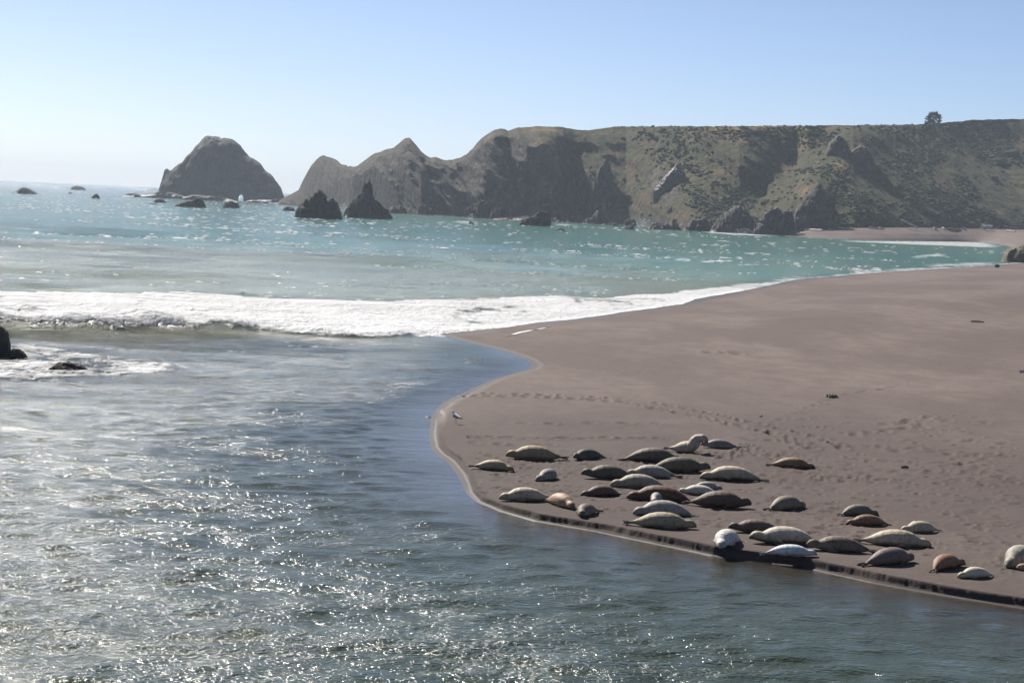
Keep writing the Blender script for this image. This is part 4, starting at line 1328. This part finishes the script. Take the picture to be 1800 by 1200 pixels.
def make_eye():
    bm = bmesh.new(); bmesh.ops.create_icosphere(bm, subdivisions=1, radius=1)
    me = bpy.data.meshes.new('eye'); bm.to_mesh(me); bm.free(); me.materials.append(M_EYE)
    return me
EYE_ME = make_eye()

TAN = (.30, .23, .14); CREAM = (.46, .39, .28); WHITE = (.58, .56, .51); OLIVE = (.12, .105, .065); DKGREY = (.085, .075, .066)
BROWN = (.065, .042, .028); RED = (.13, .058, .030); LGREY = (.33, .30, .25); PINK = (.38, .25, .17); GBROWN = (.16, .125, .095)
seal(885, 991, 811, 178, 'tan seal with a flipper folded on its back, rear left of the colony', TAN, roll=-60, fat=1.05, belly=LGREY)
seal(828, 909, 829, -14, 'buff seal lying nearest the left water edge, head right', (.40, .31, .20), roll=50, belly=TAN, hindsplay=.3)
seal(1003, 1058, 812, 222, 'dark grey seal facing left, alone behind the round grey seal', DKGREY, L=1.35, bend=-.4, belly=GBROWN)
seal(940, 986, 850, 243, 'round grey seal facing the water, between buff and dark olive seals', (.27, .24, .21), L=1.35, bend=.5, belly=LGREY)
seal(873, 972, 885, 184, 'cream seal stretched out at the water edge, head left', CREAM, roll=-30, fat=1.08, belly=TAN)
seal(962, 1012, 897, -62, 'pinkish cream seal turned toward the water, tail to the left', PINK, L=1.4, roll=20, bend=.3, belly=CREAM)
seal(1005, 1051, 913, 252, 'brown backed seal facing the water with flippers spread', GBROWN, L=1.25, bend=-.3, belly=LGREY)
seal(1087, 1211, 815, 2, 'long dark brown seal in the back row, head right', (.15, .115, .085), roll=25, bend=-.1, belly=BROWN)
seal(1017, 1118, 845, 186, 'dark olive seal with its head low to the left', OLIVE, fat=1.08, belly=DKGREY, lift=.05)
seal(1028, 1086, 878, 205, 'dark reddish seal in front of the tan seal, head left', (.14, .085, .065), L=1.25, bend=.2, belly=BROWN)
seal(1068, 1176, 863, 176, 'tan grey seal with pointed tail, behind the dark reddish seal', (.33, .28, .21), roll=-40, fat=1.05, belly=TAN)
seal(1096, 1192, 842, 172, 'pale grey seal between the dark olive and tan grey seals', LGREY, roll=-50, belly=WHITE, hindsplay=.2)
seal(1138, 1254, 832, 4, 'plain olive seal, head right, behind the pale grey seal', OLIVE, fat=1.02, belly=OLIVE)
seal(1188, 1246, 801, -28, 'alert seal propped up with its head raised', (.36, .29, .22), L=1.5, up=True, fat=1.12, belly=CREAM, cx=1214)
seal(1226, 1301, 790, 176, 'grey seal with dark tail behind the alert seal', (.19, .175, .16), L=1.25, belly=LGREY)
seal(1222, 1346, 848, 180, 'long seal with cream back and lifted flipper, head left, right of olive seal', (.44, .37, .26), roll=-10, tail=.02, belly=BROWN)
seal(1351, 1436, 826, -8, 'ginger brown seal lying alone, rear right of the colony', (.26, .165, .10), roll=10, bend=-.3, belly=RED)
seal(1213, 1272, 866, -6, 'small pale grey seal, head right, behind the cream seal', LGREY, fat=1.1, belly=LGREY)
seal(1188, 1268, 875, 174, 'plain cream seal half hidden behind the big dark brown seal', (.55, .51, .42), roll=-20, belly=OLIVE)
seal(1208, 1325, 897, -4, 'big dark brown seal, head right, in the middle of the colony', (.12, .075, .052), fat=1.12, belly=BROWN, lift=.04)
seal(1096, 1222, 886, 172, 'reddish brown seal behind the spotted grey seals', RED, belly=BROWN, hindsplay=.3)
seal(1136, 1174, 889, 255, 'grey seal seen end on, tucked behind the long spotted grey seal', (.38, .36, .34), L=1.2, belly=LGREY)
seal(1106, 1222, 911, 187, 'long spotted grey seal, head left, in front of the reddish brown seal', (.34, .31, .27), fat=1.05, belly=LGREY)
seal(1103, 1229, 933, -7, 'olive tan seal nearest the cut bank, tail to the left', (.33, .27, .18), roll=30, belly=TAN, hindsplay=.15)
seal(1347, 1416, 902, 38, 'olive seal turned away, hind flippers toward the water, lying alone', (.20, .17, .12), L=1.4, fat=1.1, belly=TAN)
seal(1466, 1549, 910, 14, 'dark olive seal with head right, behind the ginger seal', (.19, .175, .13), fat=1.08, bend=.3, belly=OLIVE)
seal(1479, 1568, 929, 196, 'ginger seal with head low left, in front of the dark olive seal', (.25, .15, .09), belly=RED)
seal(1574, 1658, 942, 202, 'cream seal with a dark flipper on top, right of the ginger seal', CREAM, roll=-70, fat=1.12, belly=LGREY)
seal(1241, 1308, 967, 248, 'white seal with its head over the cut bank', WHITE, L=1.4, fat=1.12, bend=-.2, belly=WHITE)
seal(1276, 1378, 941, 178, 'plain dark brown seal right behind the white seal', (.13, .095, .075), fat=1.02, belly=BROWN)
seal(1310, 1445, 961, 184, 'cream backed seal with speckled flank at the bank, head left', (.48, .42, .33), belly=OLIVE, fat=1.03)
seal(1342, 1440, 980, -6, 'small bluish white pup lying on the edge of the bank', (.60, .60, .62), roll=60, fat=.9, belly=(.55, .55, .57), hindsplay=.3)
seal(1412, 1534, 974, 176, 'grey brown seal, head left, just right of the white pup', GBROWN, lift=.05, belly=(.2, .17, .14))
seal(1510, 1642, 964, -6, 'long cream seal, head right, behind the dusky brown seal', (.45, .38, .27), roll=30, belly=TAN)
seal(1522, 1602, 1000, 32, 'dusky brown seal with hind flippers hanging toward the water', (.17, .125, .115), L=1.45, fat=1.1, belly=(.2, .13, .1), cx=1566)
seal(1630, 1692, 1008, 40, 'russet seal curled with hind flippers to the left', (.24, .13, .08), L=1.25, fat=1.1, bend=.5, belly=RED)
seal(1673, 1753, 1022, 200, 'small cream seal lying left of the right frame edge, head left', (.55, .49, .37), fat=1.1, roll=-20, belly=CREAM)
seal(1755, 1830, 1003, 238, 'large grey olive seal cut by the right edge', (.30, .28, .22), L=1.6, fat=1.2, belly=LGREY, cx=1790)
seal(1782, 1880, 1010, 175, 'pinkish seal mostly beyond the right edge', PINK, belly=PINK)

# ------------------------------------------------------------------ gull
def build_gull():
    g = ground(801, 745)
    root = bpy.data.objects.new('gull', None); COL.objects.link(root)
    root.location = g; root.rotation_euler = (0, 0, math.radians(140)); root.scale = (1.2, 1.2, 1.15)
    tag(root, 'white and grey gull standing near the lagoon edge', 'gull')
    st = [(-.20, .20, .006), (-.15, .205, .025), (-.08, .22, .052), (0, .245, .068), (.06, .275, .064), (.10, .315, .045), (.115, .35, .036), (.13, .378, .038), (.155, .385, .03), (.175, .382, .014)]
    V, F, C = [], [], []
    seg = 12
    for i, (x, z, r) in enumerate(st):
        for j in range(seg):
            a = 2 * math.pi * j / seg
            V.append((x, math.cos(a) * r * .85, z + math.sin(a) * r))
            C.append((.75, .75, .74))
    for i in range(len(st) - 1):
        for j in range(seg):
            a, b = i * seg + j, i * seg + (j + 1) % seg
            F.append((a, b, b + seg, a + seg))
    mesh_np('body', V, F, M_GULL, root, cols={'col': np.array(C)})
    for sg in (-1, 1):
        W, G = [], []
        for i in range(8):
            u = i / 7
            x = .06 - .30 * u; z = .285 - .075 * u; hgt = .055 * (1 - u) ** .6 + .006
            for k, (dy, dz) in enumerate(((.012, .9), (.02, 0), (.010, -.9), (0, 0))):
                W.append((x, sg * (.052 * (1 - u * .7) + dy), z + dz * hgt - .02))
        for i in range(7):
            for k in range(4):
                a, b = i * 4 + k, i * 4 + (k + 1) % 4
                G.append((a, b, b + 4, a + 4))
        cw = np.array([(.30, .31, .33) if q // 4 < 6 else (.03, .03, .03) for q in range(len(W))])
        mesh_np('wing', W, G, M_GULL, root, cols={'col': cw})
        l = tube_obj('leg', [(.0, sg * .025, .19), (.005, sg * .026, .09), (.0, sg * .028, 0), (.045, sg * .03, .004)], [.008, .006, .007, .012], M_LEG, None, None)
        l.parent = root
    bk = tube_obj('beak', [(.165, 0, .382), (.20, 0, .376), (.225, 0, .366)], [.012, .009, .003], M_BEAK, None, None)
    bk.parent = root
build_gull()

# ------------------------------------------------------------------ small things lying on the sand
def kelp():
    g = ground(1458, 698)
    V, F, n0 = [], [], 0
    for i in range(16):
        a = random.uniform(0, 6.28); L = random.uniform(.12, .40); w = random.uniform(.02, .05)
        o = np.array([random.gauss(0, .12), random.gauss(0, .14), 0])
        for k in range(6):
            u = k / 5
            c = o + np.array([math.cos(a + u) * L * u, math.sin(a + u) * L * u, .015 + .11 * math.sin(u * 3.1)])
            s = np.array([-math.sin(a + u), math.cos(a + u), .3]) * w
            V += [c - s, c + s, c + [0, 0, .03]]
        for k in range(5):
            for q in range(3):
                x, y = n0 + k * 3 + q, n0 + k * 3 + (q + 1) % 3
                F.append((x, y, y + 3, x + 3))
        n0 += 18
    o = mesh_np('kelp_clump', np.array(V), F, M_KELP, smooth=True)
    o.location = g
    tag(o, 'dark clump of dried kelp alone on the open sand', 'kelp')
kelp()
def stick(px, py, L, r, ang, mat, label, cat):
    g = ground(px, py)
    d = np.array([math.cos(ang), math.sin(ang), 0]) * L / 2
    tube_obj(cat.replace(' ', '_'), [g - d + [0, 0, r], g + [0, .02, r * 1.5], g + d + [0, 0, r]], [r, r * 1.1, r * .7], mat, label, cat)
stick(1797, 655, .35, .06, .2, M_LOG, 'small pale stick on the sand at the right edge', 'stick')
stick(1753, 471, .7, .28, .3, M_KELP, 'dark lump on the crest of the sand below the bay rock', 'beach debris')
stick(1718, 567, .9, .05, -.2, M_KELP, 'thin dark stick on the upper sand', 'stick')
stick(1591, 823, .22, .04, .2, M_KELP, 'small dark scrap on the sand right of the ginger brown seal', 'beach debris')
stick(1338, 733, .12, .035, .2, M_FOAM, 'tiny white shell on the sand behind the alert seal', 'shell')

def foam_line():
    pts = [(886, 591), (900, 588), (918, 584), (935, 581), (950, 578), (962, 576), (965, 573)]
    W = [ground(*p) for p in pts]
    V, F = [], []
    for i, p in enumerate(W):
        w = .30 * (.2 + random.random()) if 0 < i < len(W) - 1 else .06
        V += [p + [0, -w, .008], p + [random.uniform(-.3, .3), random.uniform(-.4, .4), .03], p + [0, w, .008]]
    for i in range(len(W) - 1):
        for q in range(2):
            b = i * 3 + q; F.append((b, b + 3, b + 4, b + 1))
    o = mesh_np('foam_streak', np.array(V), F, M_FOAM)
    tag(o, 'thin white line of foam stranded on the sand below the surf', 'foam', kind='stuff')
foam_line()

# ------------------------------------------------------------------ sea haze
def haze():
    bm = bmesh.new(); bmesh.ops.create_cube(bm, size=1)
    me = bpy.data.meshes.new('haze'); bm.to_mesh(me); bm.free()
    o = bpy.data.objects.new('haze', me); COL.objects.link(o)
    x0, x1, y0, y1, z0, z1 = -6500, 6500, -150, 9400, -18, 86
    o.location = ((x0 + x1) / 2, (y0 + y1) / 2, (z0 + z1) / 2); o.scale = (x1 - x0, y1 - y0, z1 - z0)
    m = bpy.data.materials.new('sea_haze'); m.use_nodes = True
    nt = m.node_tree
    nt.nodes.remove(nt.nodes['Principled BSDF'])
    v = nt.nodes.new('ShaderNodeVolumePrincipled')
    v.inputs['Color'].default_value = (.76, .87, 1.0, 1)
    v.inputs['Density'].default_value = .000125
    v.inputs['Anisotropy'].default_value = .05
    nt.links.new(v.outputs[0], nt.nodes['Material Output'].inputs['Volume'])
    me.materials.append(m)
    tag(o, 'thin pale sea haze over the bay', 'haze', kind='stuff')
haze()
